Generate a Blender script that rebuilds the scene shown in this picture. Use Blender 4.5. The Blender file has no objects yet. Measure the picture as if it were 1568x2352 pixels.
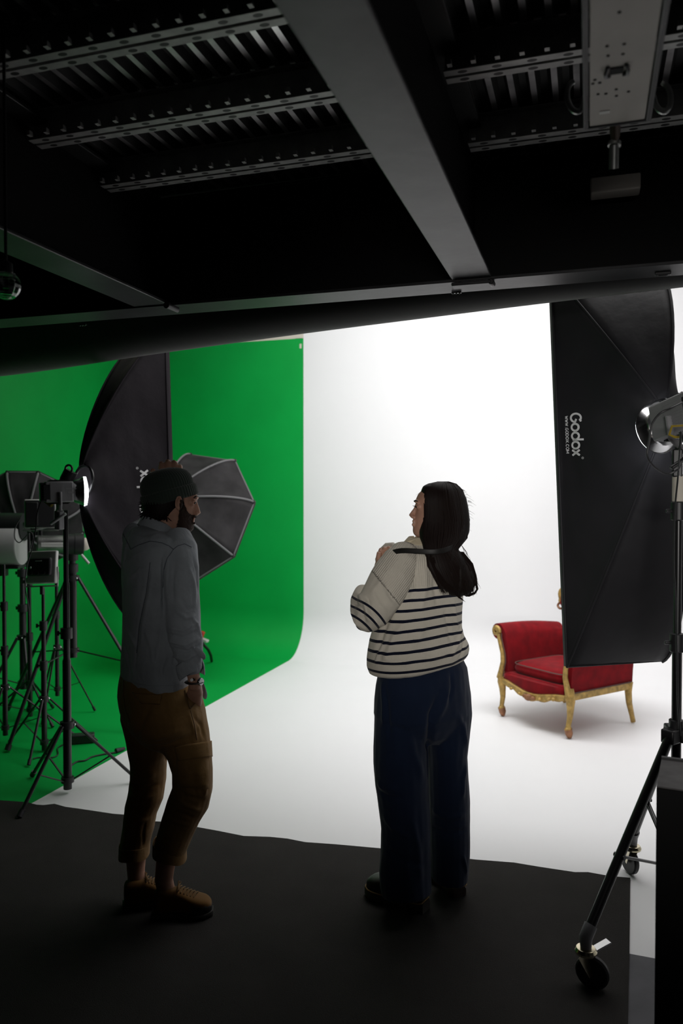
import bpy, bmesh, math, random
import numpy as np
from mathutils import Vector, Matrix
from mathutils.bvhtree import BVHTree
random.seed(7); np.random.seed(7)
scene = bpy.context.scene
C = scene.collection
PI = math.pi
# ---------------------------------------------------------------- camera
F = 1798.0; W_, H_ = 1568, 2352
CAM = Vector((0, 0, 1.6)); YAW = math.radians(17.55); PITCH = math.radians(1.306)
cam_d = bpy.data.cameras.new('camera'); cam = bpy.data.objects.new('camera', cam_d); C.objects.link(cam)
cam.location = CAM; cam.rotation_euler = (PI/2 - PITCH, 0, YAW)
cam_d.sensor_fit = 'HORIZONTAL'; cam_d.sensor_width = 36; cam_d.lens = 36*F/W_
cam_d.clip_start = 0.05; cam_d.clip_end = 60
cam_d.dof.use_dof = True; cam_d.dof.focus_distance = 3.05; cam_d.dof.aperture_fstop = 4.0
scene.camera = cam
# ---------------------------------------------------------------- world, exposure, lights
w = bpy.data.worlds.new('world'); scene.world = w; w.use_nodes = True
w.node_tree.nodes['Background'].inputs[0].default_value = (0.80, 0.80, 0.88, 1)
w.node_tree.nodes['Background'].inputs[1].default_value = 0.003
scene.view_settings.view_transform = 'Standard'; scene.view_settings.look = 'None'
scene.view_settings.exposure = 0.0; scene.view_settings.gamma = 1.0; scene.view_settings.use_curve_mapping = False
def area(name, loc, target, sx, sy, power, col=(1, 1, 1), spread=180):
    l = bpy.data.lights.new(name, 'AREA'); l.shape = 'RECTANGLE'; l.size = sx; l.size_y = sy
    l.energy = power; l.color = col; l.spread = math.radians(spread)
    o = bpy.data.objects.new(name, l); C.objects.link(o); o.location = loc
    d = Vector(target) - Vector(loc); o.rotation_euler = d.to_track_quat('-Z', 'Y').to_euler()
    return o
# unseen area lights added over the cove to brighten it, behind the mezzanine edge
area('added_cove_light', (0.4, 4.9, 4.45), (0.4, 5.1, 0), 4.6, 2.0, 77, (1.0, 0.985, 0.985), 150)
area('added_cove_light', (-2.4, 6.3, 4.45), (-2.6, 6.6, 0), 1.6, 1.0, 3, (0.95, 1, 0.98))
area('added_wall_light', (-1.1, 5.0, 4.4), (-0.8, 7.5, 1.1), 3.6, 0.8, 62, (1.0, 0.985, 0.995), 125)  # unseen, added to brighten the back wall
area('added_rear_fill', (0.5, -2.0, 1.75), (-0.1, 2.9, 1.42), 1.6, .4, 3.5, (1.0, 0.97, 0.93), 29)  # unseen fill added behind the camera to lift the people's backs
DIFF_E = 2.0     # softbox diffuser emission
# ---------------------------------------------------------------- helpers
MW = Matrix.LocRotScale(CAM, cam.rotation_euler.to_quaternion(), None)
RIGHT = (MW.to_3x3() @ Vector((1, 0, 0))).normalized()
FWD = (MW.to_3x3() @ Vector((0, 0, -1))).normalized()
FH = Vector((FWD.x, FWD.y, 0)).normalized()
UP = Vector((0, 0, 1))
def P(px, py, d): return MW @ Vector(((px-784)/F*d, (1176-py)/F*d, -d))
def onz(px, py, z=0.0):
    r = (P(px, py, 1.0) - CAM); t = (z-CAM.z)/r.z; return CAM + r*t
def lerp(a, b, t): return a+(b-a)*t
def sub(o, **k):
    for a, b in k.items(): o[a] = b
    return o
def thing(name, label, cat, loc, group=None):
    o = bpy.data.objects.new(name, None); C.objects.link(o); o.location = Vector(loc); o.empty_display_size = .05
    o['label'] = label; o['category'] = cat
    if group: o['group'] = group
    return o
def tag(o, label, cat, group=None, kind=None):
    if label: o['label'] = label
    if cat: o['category'] = cat
    if group: o['group'] = group
    if kind: o['kind'] = kind
    return o
def wloc(o):
    v = Vector((0, 0, 0))
    while o: v += o.location; o = o.parent
    return v
def frame(T, ref=None):
    T = T.normalized()
    if ref is None: ref = UP if abs(T.z) < .95 else Vector((1, 0, 0))
    S = T.cross(ref).normalized(); return S, S.cross(T).normalized()
class MB:
    def __init__(s): s.v = []; s.f = []; s.m = []
    def add(s, vs, fs, mi=0):
        o = len(s.v); s.v += [Vector(v) for v in vs]
        for f in fs: s.f.append([i+o for i in f]); s.m.append(mi)
        return s
    def box(s, c, size, R=None, mi=0, taper=1.0):
        c = Vector(c); hx, hy, hz = [k/2 for k in size]; vs = []
        for z in (-hz, hz):
            k = taper if z > 0 else 1
            for x, y in ((-hx, -hy), (hx, -hy), (hx, hy), (-hx, hy)):
                p = Vector((x*k, y*k, z)); vs.append(c + (R @ p if R else p))
        return s.add(vs, [(3, 2, 1, 0), (4, 5, 6, 7), (0, 1, 5, 4), (1, 2, 6, 5), (2, 3, 7, 6), (3, 0, 4, 7)], mi)
    def rings(s, rs, cap=True, mi=0, closed=False):
        n = len(rs[0]); vs = [p for r in rs for p in r]; fs = []
        m = len(rs)
        for i in range(m if closed else m-1):
            a = i*n; b = ((i+1) % m)*n
            for j in range(n):
                k = (j+1) % n; fs.append((a+j, a+k, b+k, b+j))
        if cap and not closed:
            fs.append(tuple(range(n-1, -1, -1))); fs.append(tuple((m-1)*n+j for j in range(n)))
        return s.add(vs, fs, mi)
    def tube(s, pts, r, n=10, mi=0, cap=True, closed=False, flat=1.0, ref=None):
        pts = [Vector(p) for p in pts]
        if not hasattr(r, '__len__'): r = [r]*len(pts)
        rs = []; S0 = None
        for i, p in enumerate(pts):
            if closed: T = pts[(i+1) % len(pts)]-pts[i-1]
            else: T = pts[min(i+1, len(pts)-1)]-pts[max(i-1, 0)]
            T.normalize()
            if ref is not None: S, D = frame(T, Vector(ref))
            elif S0 is None: S, D = frame(T)
            else:
                S = (S0 - T*S0.dot(T)).normalized(); D = S.cross(T)
            S0 = S
            rs.append([p + S*(math.cos(2*PI*j/n)*r[i]) + D*(math.sin(2*PI*j/n)*r[i]*flat) for j in range(n)])
        return s.rings(rs, cap, mi, closed)
    def lathe(s, prof, o, ax=(0, 0, 1), n=24, mi=0, cap=False):
        o = Vector(o); ax = Vector(ax).normalized(); S, D = frame(ax); rs = []
        for r, h in prof:
            r = max(r, 1e-4)
            rs.append([o + ax*h + S*(math.cos(2*PI*j/n)*r) + D*(math.sin(2*PI*j/n)*r) for j in range(n)])
        return s.rings(rs, cap, mi)
    def sph(s, c, r, n=16, m=10, mi=0, R=None):
        c = Vector(c); r = (r, r, r) if not hasattr(r, '__len__') else r; rs = []
        for i in range(m+1):
            a = -PI/2+PI*i/m; cr = max(math.cos(a), 1e-3); ring = []
            for j in range(n):
                p = Vector((cr*math.cos(2*PI*j/n)*r[0], cr*math.sin(2*PI*j/n)*r[1], math.sin(a)*r[2]))
                ring.append(c + (R @ p if R else p))
            rs.append(ring)
        return s.rings(rs, True, mi)
    def prism(s, poly, vec, mi=0):
        poly = [Vector(p) for p in poly]; vec = Vector(vec); n = len(poly)
        vs = poly + [p+vec for p in poly]
        fs = [tuple(range(n-1, -1, -1)), tuple(range(n, 2*n))]+[(i, (i+1) % n, n+(i+1) % n, n+i) for i in range(n)]
        return s.add(vs, fs, mi)
    def grid(s, rows, mi=0):
        n = len(rows[0]); vs = [p for r in rows for p in r]; fs = []
        for i in range(len(rows)-1):
            for j in range(n-1): fs.append((i*n+j, i*n+j+1, (i+1)*n+j+1, (i+1)*n+j))
        return s.add(vs, fs, mi)
    def build(s, name, mats, parent=None, smooth=True, bevel=0, angle=40, solid=0, subd=0, weld=False, recalc=True, origin=None):
        if not isinstance(mats, (list, tuple)): mats = [mats]
        if parent is not None: o0 = wloc(parent)
        elif origin is not None: o0 = Vector(origin)
        else:
            xs = [v.x for v in s.v]; ys = [v.y for v in s.v]; zs = [v.z for v in s.v]
            o0 = Vector(((min(xs)+max(xs))/2, (min(ys)+max(ys))/2, min(zs)))
        me = bpy.data.meshes.new(name); me.from_pydata([v-o0 for v in s.v], [], s.f)
        for m in mats: me.materials.append(m)
        me.polygons.foreach_set('material_index', s.m); me.update()
        if recalc or weld:
            bm = bmesh.new(); bm.from_mesh(me)
            if weld: bmesh.ops.remove_doubles(bm, verts=bm.verts, dist=1e-4)
            bmesh.ops.recalc_face_normals(bm, faces=bm.faces); bm.to_mesh(me); bm.free()
        if smooth:
            me.polygons.foreach_set('use_smooth', [True]*len(me.polygons)); me.set_sharp_from_angle(angle=math.radians(angle))
        o = bpy.data.objects.new(name, me); C.objects.link(o)
        if parent is not None: o.parent = parent
        else: o.location = o0
        if solid:
            md = o.modifiers.new('solid', 'SOLIDIFY'); md.thickness = solid; md.offset = 0
        if bevel:
            md = o.modifiers.new('bevel', 'BEVEL'); md.width = bevel; md.segments = 2; md.limit_method = 'ANGLE'; md.angle_limit = math.radians(35)
        if subd:
            md = o.modifiers.new('sub', 'SUBSURF'); md.levels = subd; md.render_levels = subd
        return o
def struct(o): o['kind'] = 'structure'; return o
def srgb(r, g, b):
    f = lambda c: (c/255/12.92) if c/255 <= .04045 else ((c/255+.055)/1.055)**2.4
    return (f(r), f(g), f(b), 1)
def mat(name, col, rough=.6, metal=0, bump=None, var=None, emit=0, ecol=None, spec=.5, sheen=0, trans=0, alpha=1):
    """col linear rgb; bump=(scale, strength, distance); var=(scale, amount) colour mottling"""
    m = bpy.data.materials.new(name); m.use_nodes = True; nt = m.node_tree; b = nt.nodes['Principled BSDF']
    if len(col) == 3: col = tuple(col)+(1,)
    b.inputs['Base Color'].default_value = col; b.inputs['Roughness'].default_value = rough; b.inputs['Metallic'].default_value = metal
    b.inputs['Specular IOR Level'].default_value = spec
    if sheen: b.inputs['Sheen Weight'].default_value = sheen
    if trans: b.inputs['Transmission Weight'].default_value = trans
    if emit: b.inputs['Emission Color'].default_value = (ecol or (1, 1, 1))+(1,); b.inputs['Emission Strength'].default_value = emit
    tc = nt.nodes.new('ShaderNodeTexCoord')
    if var:
        n = nt.nodes.new('ShaderNodeTexNoise'); n.inputs['Scale'].default_value = var[0]; n.inputs['Detail'].default_value = 6
        nt.links.new(tc.outputs['Object'], n.inputs['Vector'])
        r = nt.nodes.new('ShaderNodeMapRange'); r.inputs[1].default_value = .3; r.inputs[2].default_value = .7
        r.inputs[3].default_value = 1-var[1]; r.inputs[4].default_value = 1+var[1]
        nt.links.new(n.outputs['Fac'], r.inputs[0])
        mx = nt.nodes.new('ShaderNodeMix'); mx.data_type = 'RGBA'; mx.blend_type = 'MULTIPLY'; mx.inputs[0].default_value = 1
        mx.inputs[6].default_value = col; nt.links.new(r.outputs[0], mx.inputs[7]); nt.links.new(mx.outputs[2], b.inputs['Base Color'])
    if bump:
        n = nt.nodes.new('ShaderNodeTexNoise'); n.inputs['Scale'].default_value = bump[0]; n.inputs['Detail'].default_value = 4
        nt.links.new(tc.outputs['Object'], n.inputs['Vector'])
        bp = nt.nodes.new('ShaderNodeBump'); bp.inputs['Strength'].default_value = bump[1]; bp.inputs['Distance'].default_value = bump[2]
        nt.links.new(n.outputs['Fac'], bp.inputs['Height']); nt.links.new(bp.outputs[0], b.inputs['Normal'])
    return m
M = {}
M['white'] = mat('white_cove_paint', (.84, .84, .85), .55, var=(1.3, .012), bump=(60, .05, .002))
M['cream'] = mat('cream_paint', (.62, .58, .50), .7)
M['green'] = mat('chroma_green_paint', (.0010, .35, .055), .5, spec=.25, var=(2.2, .06), bump=(40, .1, .002))
M['greyfloor'] = mat('grey_concrete_floor', (.10, .10, .11), .8, var=(8, .15), bump=(30, .2, .002))
M['carpet'] = mat('charcoal_carpet', (.038, .036, .034), 1.0, var=(5, .10), bump=(420, .9, .004), spec=.1)
M['steel'] = mat('painted_dark_steel', (.028, .028, .030), .40, metal=.0, var=(4.5, .55), bump=(6, .3, .006), spec=.35)
M['galv'] = mat('galvanised_steel', (.42, .43, .42), .36, metal=.85, var=(14, .3), bump=(50, .1, .001))
M['lightgalv'] = mat('pale_galvanised_steel', (.34, .34, .33), .5, metal=.45, var=(20, .2))
M['deckshade'] = mat('shaded_deck_steel', (.03, .03, .03), .5, spec=.3)  # darker copy of the deck steel, shade put into the colour
M['deckshine'] = mat('highlight_deck_steel', (.58, .56, .57), .34, metal=.95, var=(7, .5), bump=(40, .12, .001))  # pale shiny copy that draws the bright highlight streak along each rib
M['blackwall'] = mat('black_matte_paint', (.012, .012, .012), .85, spec=.2)
M['blackcloth'] = mat('black_nylon', (.016, .0155, .018), .6, bump=(9, .35, .01), var=(4, .2), spec=.25)
M['blackcloth2'] = mat('charcoal_nylon', (.022, .019, .023), .7, bump=(7, .5, .012), var=(4, .2), spec=.12)
M['blackmetal'] = mat('black_metal', (.012, .012, .013), .32, spec=.5)
M['blackplastic'] = mat('black_plastic', (.018, .018, .02), .45)
M['greyplastic'] = mat('grey_light_housing', (.26, .26, .27), .45)
M['silver'] = mat('silver_metal', (.72, .72, .74), .22, metal=1)
M['chrome'] = mat('yellow_zinc_metal', (.62, .56, .40), .22, metal=1)
M['whiteplastic'] = mat('white_enamel', (.62, .62, .60), .45)
M['print'] = mat('white_print', (.80, .80, .81), .6)
M['diffuser'] = mat('glowing_softbox_diffuser', (.8, .8, .8), .8, emit=DIFF_E, ecol=(1, 1, 1))
M['glow'] = mat('glowing_lamp_face', (.8, .8, .8), .8, emit=9, ecol=(.93, .96, 1.0))
M['liner'] = mat('white_reflective_liner', (.75, .75, .77), .5)
# ================================================================ ROOM
G0 = onz(690, 1499); G1 = onz(80, 1848)
XG = (G0.x+G1.x)/2 ; YW = G0.y + .02
XL = onz(300, 1474).x          # left green wall
R = .42; HW = 4.9
print('XG', G0.x, G1.x, 'YW', YW, 'XL', XL)
def cove(yw, x0, x1, h, n=10):
    pr = [(yw-R-0.001, 0.0)]+[(yw-R+R*math.sin(a), R-R*math.cos(a)) for a in [PI/2*i/n for i in range(1, n+1)]]+[(yw, h)]
    return pr
# back wall: green part (to z 3.2), cream band above, white part
mb = MB()
GH = onz(693, 777, 0) ; ray = P(693, 777, 1)-CAM; GTOP = CAM.z + ray.z*((YW-CAM.y)/ray.y)
print('green top', GTOP)
pr = cove(YW, 0, 0, GTOP)
def sweep(pr, x0, x1, mi, nx=1):
    rows = [[Vector((lerp(x0, x1, i/nx), y, z)) for i in range(nx+1)] for y, z in pr]; mb.grid(rows, mi)
sweep(pr, XL, XG, 1)
sweep([(YW, GTOP), (YW, HW)], XL, XG, 2)
sweep(cove(YW, 0, 0, HW), XG, 6.0, 0)
mb.prism([(XL, YW+.001, 0), (6.0, YW+.001, 0), (6.0, YW+.001, HW), (XL, YW+.001, HW)], (0, .12, 0), 2)
struct(mb.build('wall_back', [M['white'], M['green'], M['cream']], angle=30, recalc=False, origin=(0, YW, 0)))
# left wall, green with its own cove
mb = MB()
prl = [(XL+R-R*math.sin(a), R-R*math.cos(a)) for a in [PI/2*i/10 for i in range(11)]]+[(XL, GTOP+.1)]
mb.grid([[Vector((x, y, z)) for y in (YW, 2.6)] for x, z in prl], 0)
mb.grid([[Vector((XL, y, z)) for y in (YW, 2.6)] for z in (GTOP+.1, HW)], 1)
mb.prism([(XL-.001, YW+.1, 0), (XL-.001, 2.6, 0), (XL-.001, 2.6, HW), (XL-.001, YW+.1, HW)], (-.12, 0, 0), 1)
struct(mb.build('wall_left', [M['green'], M['cream']], angle=30, recalc=False, origin=(XL, 5, 0)))
# tape flakes at the seam of green and white
# right wall
mb = MB(); mb.grid([[Vector((5.2-R*0+R*math.sin(a)-R, y, R-R*math.cos(a))) for y in (YW, 2.4)] for a in [PI/2*i/8 for i in range(9)]], 0)
mb.box((5.27, 5.1, HW/2), (.14, 5.5, HW))
struct(mb.build('wall_right', M['white'], angle=30, origin=(5.2, 5, 0)))
# high ceiling over the cove
mb = MB(); mb.box((0.2, 6.0, HW+.06), (11.5, 6.4, .12)); struct(mb.build('ceiling', M['cream'], smooth=False))
# dark room behind the camera
mb = MB(); mb.box((0, -4.05, 1.6), (11, .1, 3.4)); struct(mb.build('wall_rear', M['blackwall'], smooth=False))
mb = MB(); mb.box((-4.55, -.7, 1.6), (.1, 6.6, 3.4)); struct(mb.build('wall_near_left', M['blackwall'], smooth=False))
mb = MB(); mb.box((4.55, -.8, 1.6), (.1, 6.4, 3.4)); struct(mb.build('wall_near_right', M['blackwall'], smooth=False))
# floor: white, green and grey paint
q1, q2 = onz(1443, 2190), onz(1507, 2202)
yb = q1.y
def yline(x): return q1.y + (q2.y-q1.y)/(q2.x-q1.x)*(x-q1.x)
mb = MB()
def quad(pts, mi): mb.add([Vector((x, y, 0)) for x, y in pts], [tuple(range(len(pts)))], mi)
quad([(XG, yline(XG)), (6, yline(6)), (6, YW-R), (XG, YW-R)], 0)
quad([(XL+0, yline(XL)), (XG, yline(XG)), (XG, YW-R), (XL, YW-R)], 1)
quad([(-6, -4.2), (6, -4.2), (6, yline(6)), (-6, yline(-6))], 2)
quad([(-6, yline(-6)), (XL, yline(XL)), (XL, YW), (-6, YW)], 2)
mb.box((0, 1.9, -.06), (12, 12.4, .1), mi=2)
struct(mb.build('floor', [M['white'], M['green'], M['greyfloor']], smooth=False, recalc=False, origin=(0, 0, 0)))
# paint scuffs on the green floor
# carpet
edge = [(-160, 1822), (-80, 1830), (0, 1838), (60, 1842), (84, 1848), (100, 1849), (125, 1846), (150, 1853), (180, 1857), (260, 1869), (300, 1872), (350, 1886), (405, 1889), (450, 1899),
        (500, 1908), (560, 1920), (620, 1922), (660, 1926), (700, 1934), (770, 1939), (870, 1948), (960, 1958), (1090, 1974), (1180, 1981), (1240, 1991), (1320, 2003), (1350, 2003), (1400, 2012), (1447, 2016)]
side = [(1446, 2100), (1445, 2190), (1443, 2270), (1441, 2400)]
pe = [onz(*e, .006) for e in edge]; ps = [onz(*e, .006) for e in side]
poly = [Vector((-4.3, pe[0].y+.2, .006))]+pe+ps+[Vector((ps[-1].x-.01, -3.9, .006)), Vector((-4.3, -3.9, .006))]
mb = MB(); mb.prism(poly, (0, 0, -.0055))
tag(mb.build('carpet', M['carpet'], smooth=False), 'charcoal carpet with a wavy cut edge where the white floor begins', 'carpet')
# ---------------------------------------------------------------- mezzanine deck
ZB = 2.35            # underside of main steel
ZP = ZB+.333; ZD = ZP+.092; YH0 = 2.755; YH1 = 2.905
xs = []
mb = MB(); pitch = .06; x = -4.4; prof = []
while x < 4.4:
    prof += [(x, ZD+.022), (x+.018, ZD+.022), (x+.030, ZD), (x+.046, ZD), (x+.058, ZD+.022)]; x += pitch
mb.grid([[Vector((a, y, z)) for a, z in prof] for y in (-.3, YH0)]); mb.m = [1 if i % 5 == 2 else 0 for i in range(len(mb.m))]  # highlight strip on the low face of each rib, shade colour elsewhere
# dimples along the pan of every rib
struct(mb.build('ceiling', [M['deckshade'], M['deckshine']], smooth=False, solid=.002, recalc=False, origin=(0, 1, ZD)))
mb = MB(); mb.box((0, -.6, ZD+.09), (9, 7, .1)); struct(mb.build('ceiling', M['blackwall'], smooth=False))
def ibeam(name, label, p0, p1, z, wdt, h, tf=.012, tw=.012, extra=None):
    p0 = Vector(p0); p1 = Vector(p1); L = (p1-p0).length; a = math.atan2(p1.y-p0.y, p1.x-p0.x); Rz = Matrix.Rotation(a, 3, 'Z'); c = (p0+p1)/2
    t = thing(name, label, 'beam', (c.x, c.y, z))
    b = MB(); b.box((c.x, c.y, z+tf/2), (L, wdt, tf), Rz); b.build('bottom_flange', M['steel'], t, bevel=.003, smooth=True)
    b = MB(); b.box((c.x, c.y, z+h/2), (L, tw, h-2*tf-.002), Rz); b.build('web', M['blackmetal2'], t, smooth=False)
    b = MB(); b.box((c.x, c.y, z+h-tf/2), (L, wdt, tf), Rz); b.build('top_flange', M['steeldk'], t, bevel=.003)
    return t
M['blackmetal2'] = mat('plinth_black_web_shade', (.007, .007, .007), .7, spec=.15)  # beam web darkened in colour to stand for shade; plain black on the plinth
M['steeldk'] = mat('shaded_steel_flange', (.012, .012, .012), .45)  # darker copy of the beam steel, shade put into the top flange colour
bx0, bx1 = onz(1035, 640, ZB).x, onz(1130, 640, ZB).x
print('main beam', bx0, bx1, 'header', onz(700, 678, ZB).y, onz(700, 700, ZB).y)
bc = (bx0+bx1)/2
ibeam('steel_beam', 'wide grey steel beam running overhead from top centre towards the white cove', (bc, -.4, 0), (bc, YH0+.02, 0), ZB, bx1-bx0, .40)
lx0, lx1 = onz(325, 712, ZB).x, onz(395, 703, ZB).x
lc = (lx0+lx1)/2; print('left beam', lx0, lx1)
ibeam('steel_beam', 'dark steel beam at the left, meeting the cross girder above the green wall', (lc, -.4, 0), (lc, YH0+.02, 0), ZB, abs(lx1-lx0), .40)
hg = ibeam('steel_girder', 'long dark cross girder over the carpet edge that both overhead beams run into', (-4.4, (YH0+YH1)/2, 0), (4.4, (YH0+YH1)/2, 0), ZB-.006, YH1-YH0, .425)
# end plates and fittings on the girder
def plate(x, w0):
    b = MB(); pr = []
    for i in range(9):
        a = PI/2*i/8; pr.append((YH0-.012+.02*math.sin(a)-.004, ZB-.024+.03*(1-math.cos(a))))
    rows = [[Vector((xx, YH0-.02+j*.012, ZB-.016-.002*math.sin(j)))for j in range(5)] for xx in np.linspace(x-w0/2, x+w0/2, 7)]
    b.box((x, YH0+.008, ZB-.017), (w0, .05, .012)); b.tube([(x+w0/2, YH0-.016, ZB-.017), (x+w0/2, YH0+.032, ZB-.017)], .011, 10)
    b.build('end_plate', M['steel'], hg, bevel=.005)
plate(bc, bx1-bx0); 
b = MB(); b.tube([(lx1+.012, YH0-.03, ZB-.012), (lx1+.012, YH0+.05, ZB-.012)], .013, 12); b.build('end_plate', M['steel'], hg)
for px, py, dx in ((1048, 672, .030), (190, 746, .03)):
    q = onz(px, py, ZB-.01); b = MB()
    b.box(q, (.035, .012, .006)); [b.sph(q+Vector((k*.012, -.004, -.004)), .0035, 8, 6) for k in (-1, 0, 1)]
    b.build('bolt_plate', M['blackmetal'], hg)
q = onz(1522, 629, ZB-.012); b = MB(); b.box(q, (.05, .022, .010)); b.box(q+Vector((0, 0, -.006)), (.03, .012, .004)); b.build('clip', M['blackmetal'], hg, bevel=.002)
# joists: paired perforated channels with small pale blocks
M['hole'] = mat('dark_slot', (.004, .004, .004), .9)
def slotted():
    m = M['lightgalv'].copy(); m.name = 'slotted_galvanised_steel'; nt = m.node_tree; b = nt.nodes['Principled BSDF']
    tc = nt.nodes.new('ShaderNodeTexCoord'); sp = nt.nodes.new('ShaderNodeSeparateXYZ'); nt.links.new(tc.outputs['Object'], sp.inputs[0])
    def mt(op, a, bb=None):
        n = nt.nodes.new('ShaderNodeMath'); n.operation = op
        for i, k in enumerate((a, bb)):
            if k is None: continue
            if isinstance(k, (int, float)): n.inputs[i].default_value = k
            else: nt.links.new(k, n.inputs[i])
        return n.outputs[0]
    u = mt('DIVIDE', mt('SUBTRACT', mt('MODULO', mt('ADD', sp.outputs[0], 10.0), .087), .0435), .0125)
    v = mt('DIVIDE', mt('SUBTRACT', mt('ABSOLUTE', sp.outputs[1]), .019), .0075)
    r = mt('ADD', mt('MULTIPLY', u, u), mt('MULTIPLY', v, v))
    k = mt('MULTIPLY', mt('LESS_THAN', r, 1.0), mt('LESS_THAN', sp.outputs[2], .003))
    mx = nt.nodes.new('ShaderNodeMix'); mx.data_type = 'RGBA'; nt.links.new(k, mx.inputs[0])
    src = b.inputs['Base Color'].links[0].from_socket; nt.links.new(src, mx.inputs[6]); mx.inputs[7].default_value = (.004, .004, .004, 1)
    nt.links.new(mx.outputs[2], b.inputs['Base Color'])
    nt.links.new(mt('SUBTRACT', .45, mt('MULTIPLY', k, .45)), b.inputs['Metallic'])
    return m
M['slotted'] = slotted()
def joist(px, py, x0, x1, label):
    y = onz(px, py, ZP).y; t = thing('ceiling_joist', label, 'joist', ((x0+x1)/2, y, ZP), 'perforated joists under the corrugated deck')
    for s, nm in ((-1, 'channel'), (1, 'channel')):
        b = MB(); b.box(((x0+x1)/2, y+s*.019, ZP+.002), (x1-x0, .028, .004)); b.box(((x0+x1)/2, y+s*.006, ZP+.045), (x1-x0, .003, .086)); b.box(((x0+x1)/2, y+s*.019, ZD-.004), (x1-x0, .028, .004))
        b.build('channel', [M['slotted']], t, bevel=.0015)
    x = x0+.02; 
    b = MB(); 
    while x < x1-.01:
        b = MB(); b.box((x, y-.047, ZP+.012), (.012, .016, .014), taper=.8); b.build('pale_block', M['lightgalv'], t, smooth=False); x += .06
    return t
xe = bc-.02
joist(0, 165, lc+.02, xe, 'perforated joist in the left bay, nearest the camera')
joist(0, 346, lc+.02, xe, 'perforated joist in the left bay, middle of three')
joist(0, 468, lc+.02, xe, 'perforated joist in the left bay, closest to the cross girder')
joist(1040, 177, bc+.03, 1.2, 'perforated joist right of the main beam, nearer the camera, crossing behind the light tray')
joist(1070, 341, bc+.03, 1.2, 'perforated joist right of the main beam, closest to the cross girder')
# ---------------------------------------------------------------- bulkhead drape beyond the girder
ctrl = [onz(-420, 905, ZB), onz(0, 862, ZB), onz(340, 812, ZB), onz(693, 763, ZB), onz(980, 726, ZB), onz(1267, 690, ZB), onz(1568, 655, ZB), onz(1900, 617, ZB)]
print('bulk', [tuple(round(k, 2) for k in c) for c in ctrl])
pts = []
for i in range(len(ctrl)-1):
    for k in range(6):
        t_ = k/6; p0 = ctrl[max(i-1, 0)]; p1 = ctrl[i]; p2 = ctrl[i+1]; p3 = ctrl[min(i+2, len(ctrl)-1)]
        pts.append(.5*((2*p1)+(p2-p0)*t_+(2*p0-5*p1+4*p2-p3)*t_*t_+(3*p1-p0-3*p2+p3)*t_**3))
pts.append(ctrl[-1]); pts.insert(0, Vector((-5.2, ctrl[0].y+.5, ZB))); pts.append(Vector((5.2, ctrl[-1].y-.9, ZB)))
rb = .11; prof = [(-.11, 1.6), (-.11, .5)]+[(-rb*math.cos(a), rb-rb*math.sin(a)) for a in [PI*i/14 for i in range(15)]]+[(.11, .5), (.11, 2.6), (-.05, 2.6)]
rs = []
for i, p in enumerate(pts):
    T = (pts[min(i+1, len(pts)-1)]-pts[max(i-1, 0)]); N = Vector((-T.y, T.x, 0)).normalized()
    rs.append([p+N*(a+.02)+Vector((0, 0, h)) for a, h in prof])
mb = MB(); mb.rings(rs, True)
M['drape'] = mat('black_felt_wrap', (.02, .019, .019), .75, bump=(8, .2, .01), sheen=.3, spec=.3)
struct(mb.build('trim_1', M['drape'], angle=60))
# ---------------------------------------------------------------- gear tray overhead right
M['beige'] = mat('beige_enamel_tray', (.42, .39, .35), .5, var=(6, .08))
zt = 2.45
e0 = onz(1345, 285, zt); e1 = onz(1487, 285, zt); yE = (e0.y+e1.y)/2; xc = (e0.x+e1.x)/2; wt = (e1.x-e0.x)
t = thing('light_fitting', 'beige ceiling light tray with bare holes and a hanging handle, overhead at top right', 'light fitting', (xc, .9, zt))
b = MB(); b.box((xc, yE-.8, zt+.002), (wt-.016, 1.6-.01, .004)); b.box((xc, yE-.8, zt+.03), (wt-.03, 1.58, .05)); b.build('tray', M['beige'], t, bevel=.002)
b = MB()
for s in (-1, 1): b.box((xc+s*wt/2, yE-.8, zt+.006), (.012, 1.61, .018))
b.box((xc, yE, zt+.006), (wt, .010, .018)); b.build('rim', M['steel'], t, bevel=.003)
def traypt(px, py): return onz(px, py, zt-.001)
for px, py in ((1422, 29), (1394, 107), (1433, 102), (1396, 129), (1430, 125), (1366, 184), (1361, 193), (1377, 191), (1391, 216), (1373, 217), (1415, 206), (1415, 221), (1443, 211)):
    b = MB(); q = traypt(px, py); b.lathe([(.0001, 0), (.0035, 0), (.0035, .0008)], q, (0, 0, 1), 10); b.build('screw_hole', M['hole'], t)
q = traypt(1416, 162); b = MB(); b.box(q, (.026, .024, .003)); b.build('socket_hole', M['hole'], t, smooth=False)
b = MB()
for s in (-1, 1): b.tube([q+Vector((s*.017, -.018, 0)), q+Vector((s*.021, -.006, -.006)), q+Vector((s*.021, .008, -.006)), q+Vector((s*.014, .02, 0))], .004, 8)
b.build('socket_clip', M['steel'], t)
q = traypt(1388, 258); b = MB(); b.box(q, (.022, .012, .0015)); b.build('rating_label', M['whiteplastic'], t, smooth=False)
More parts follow.
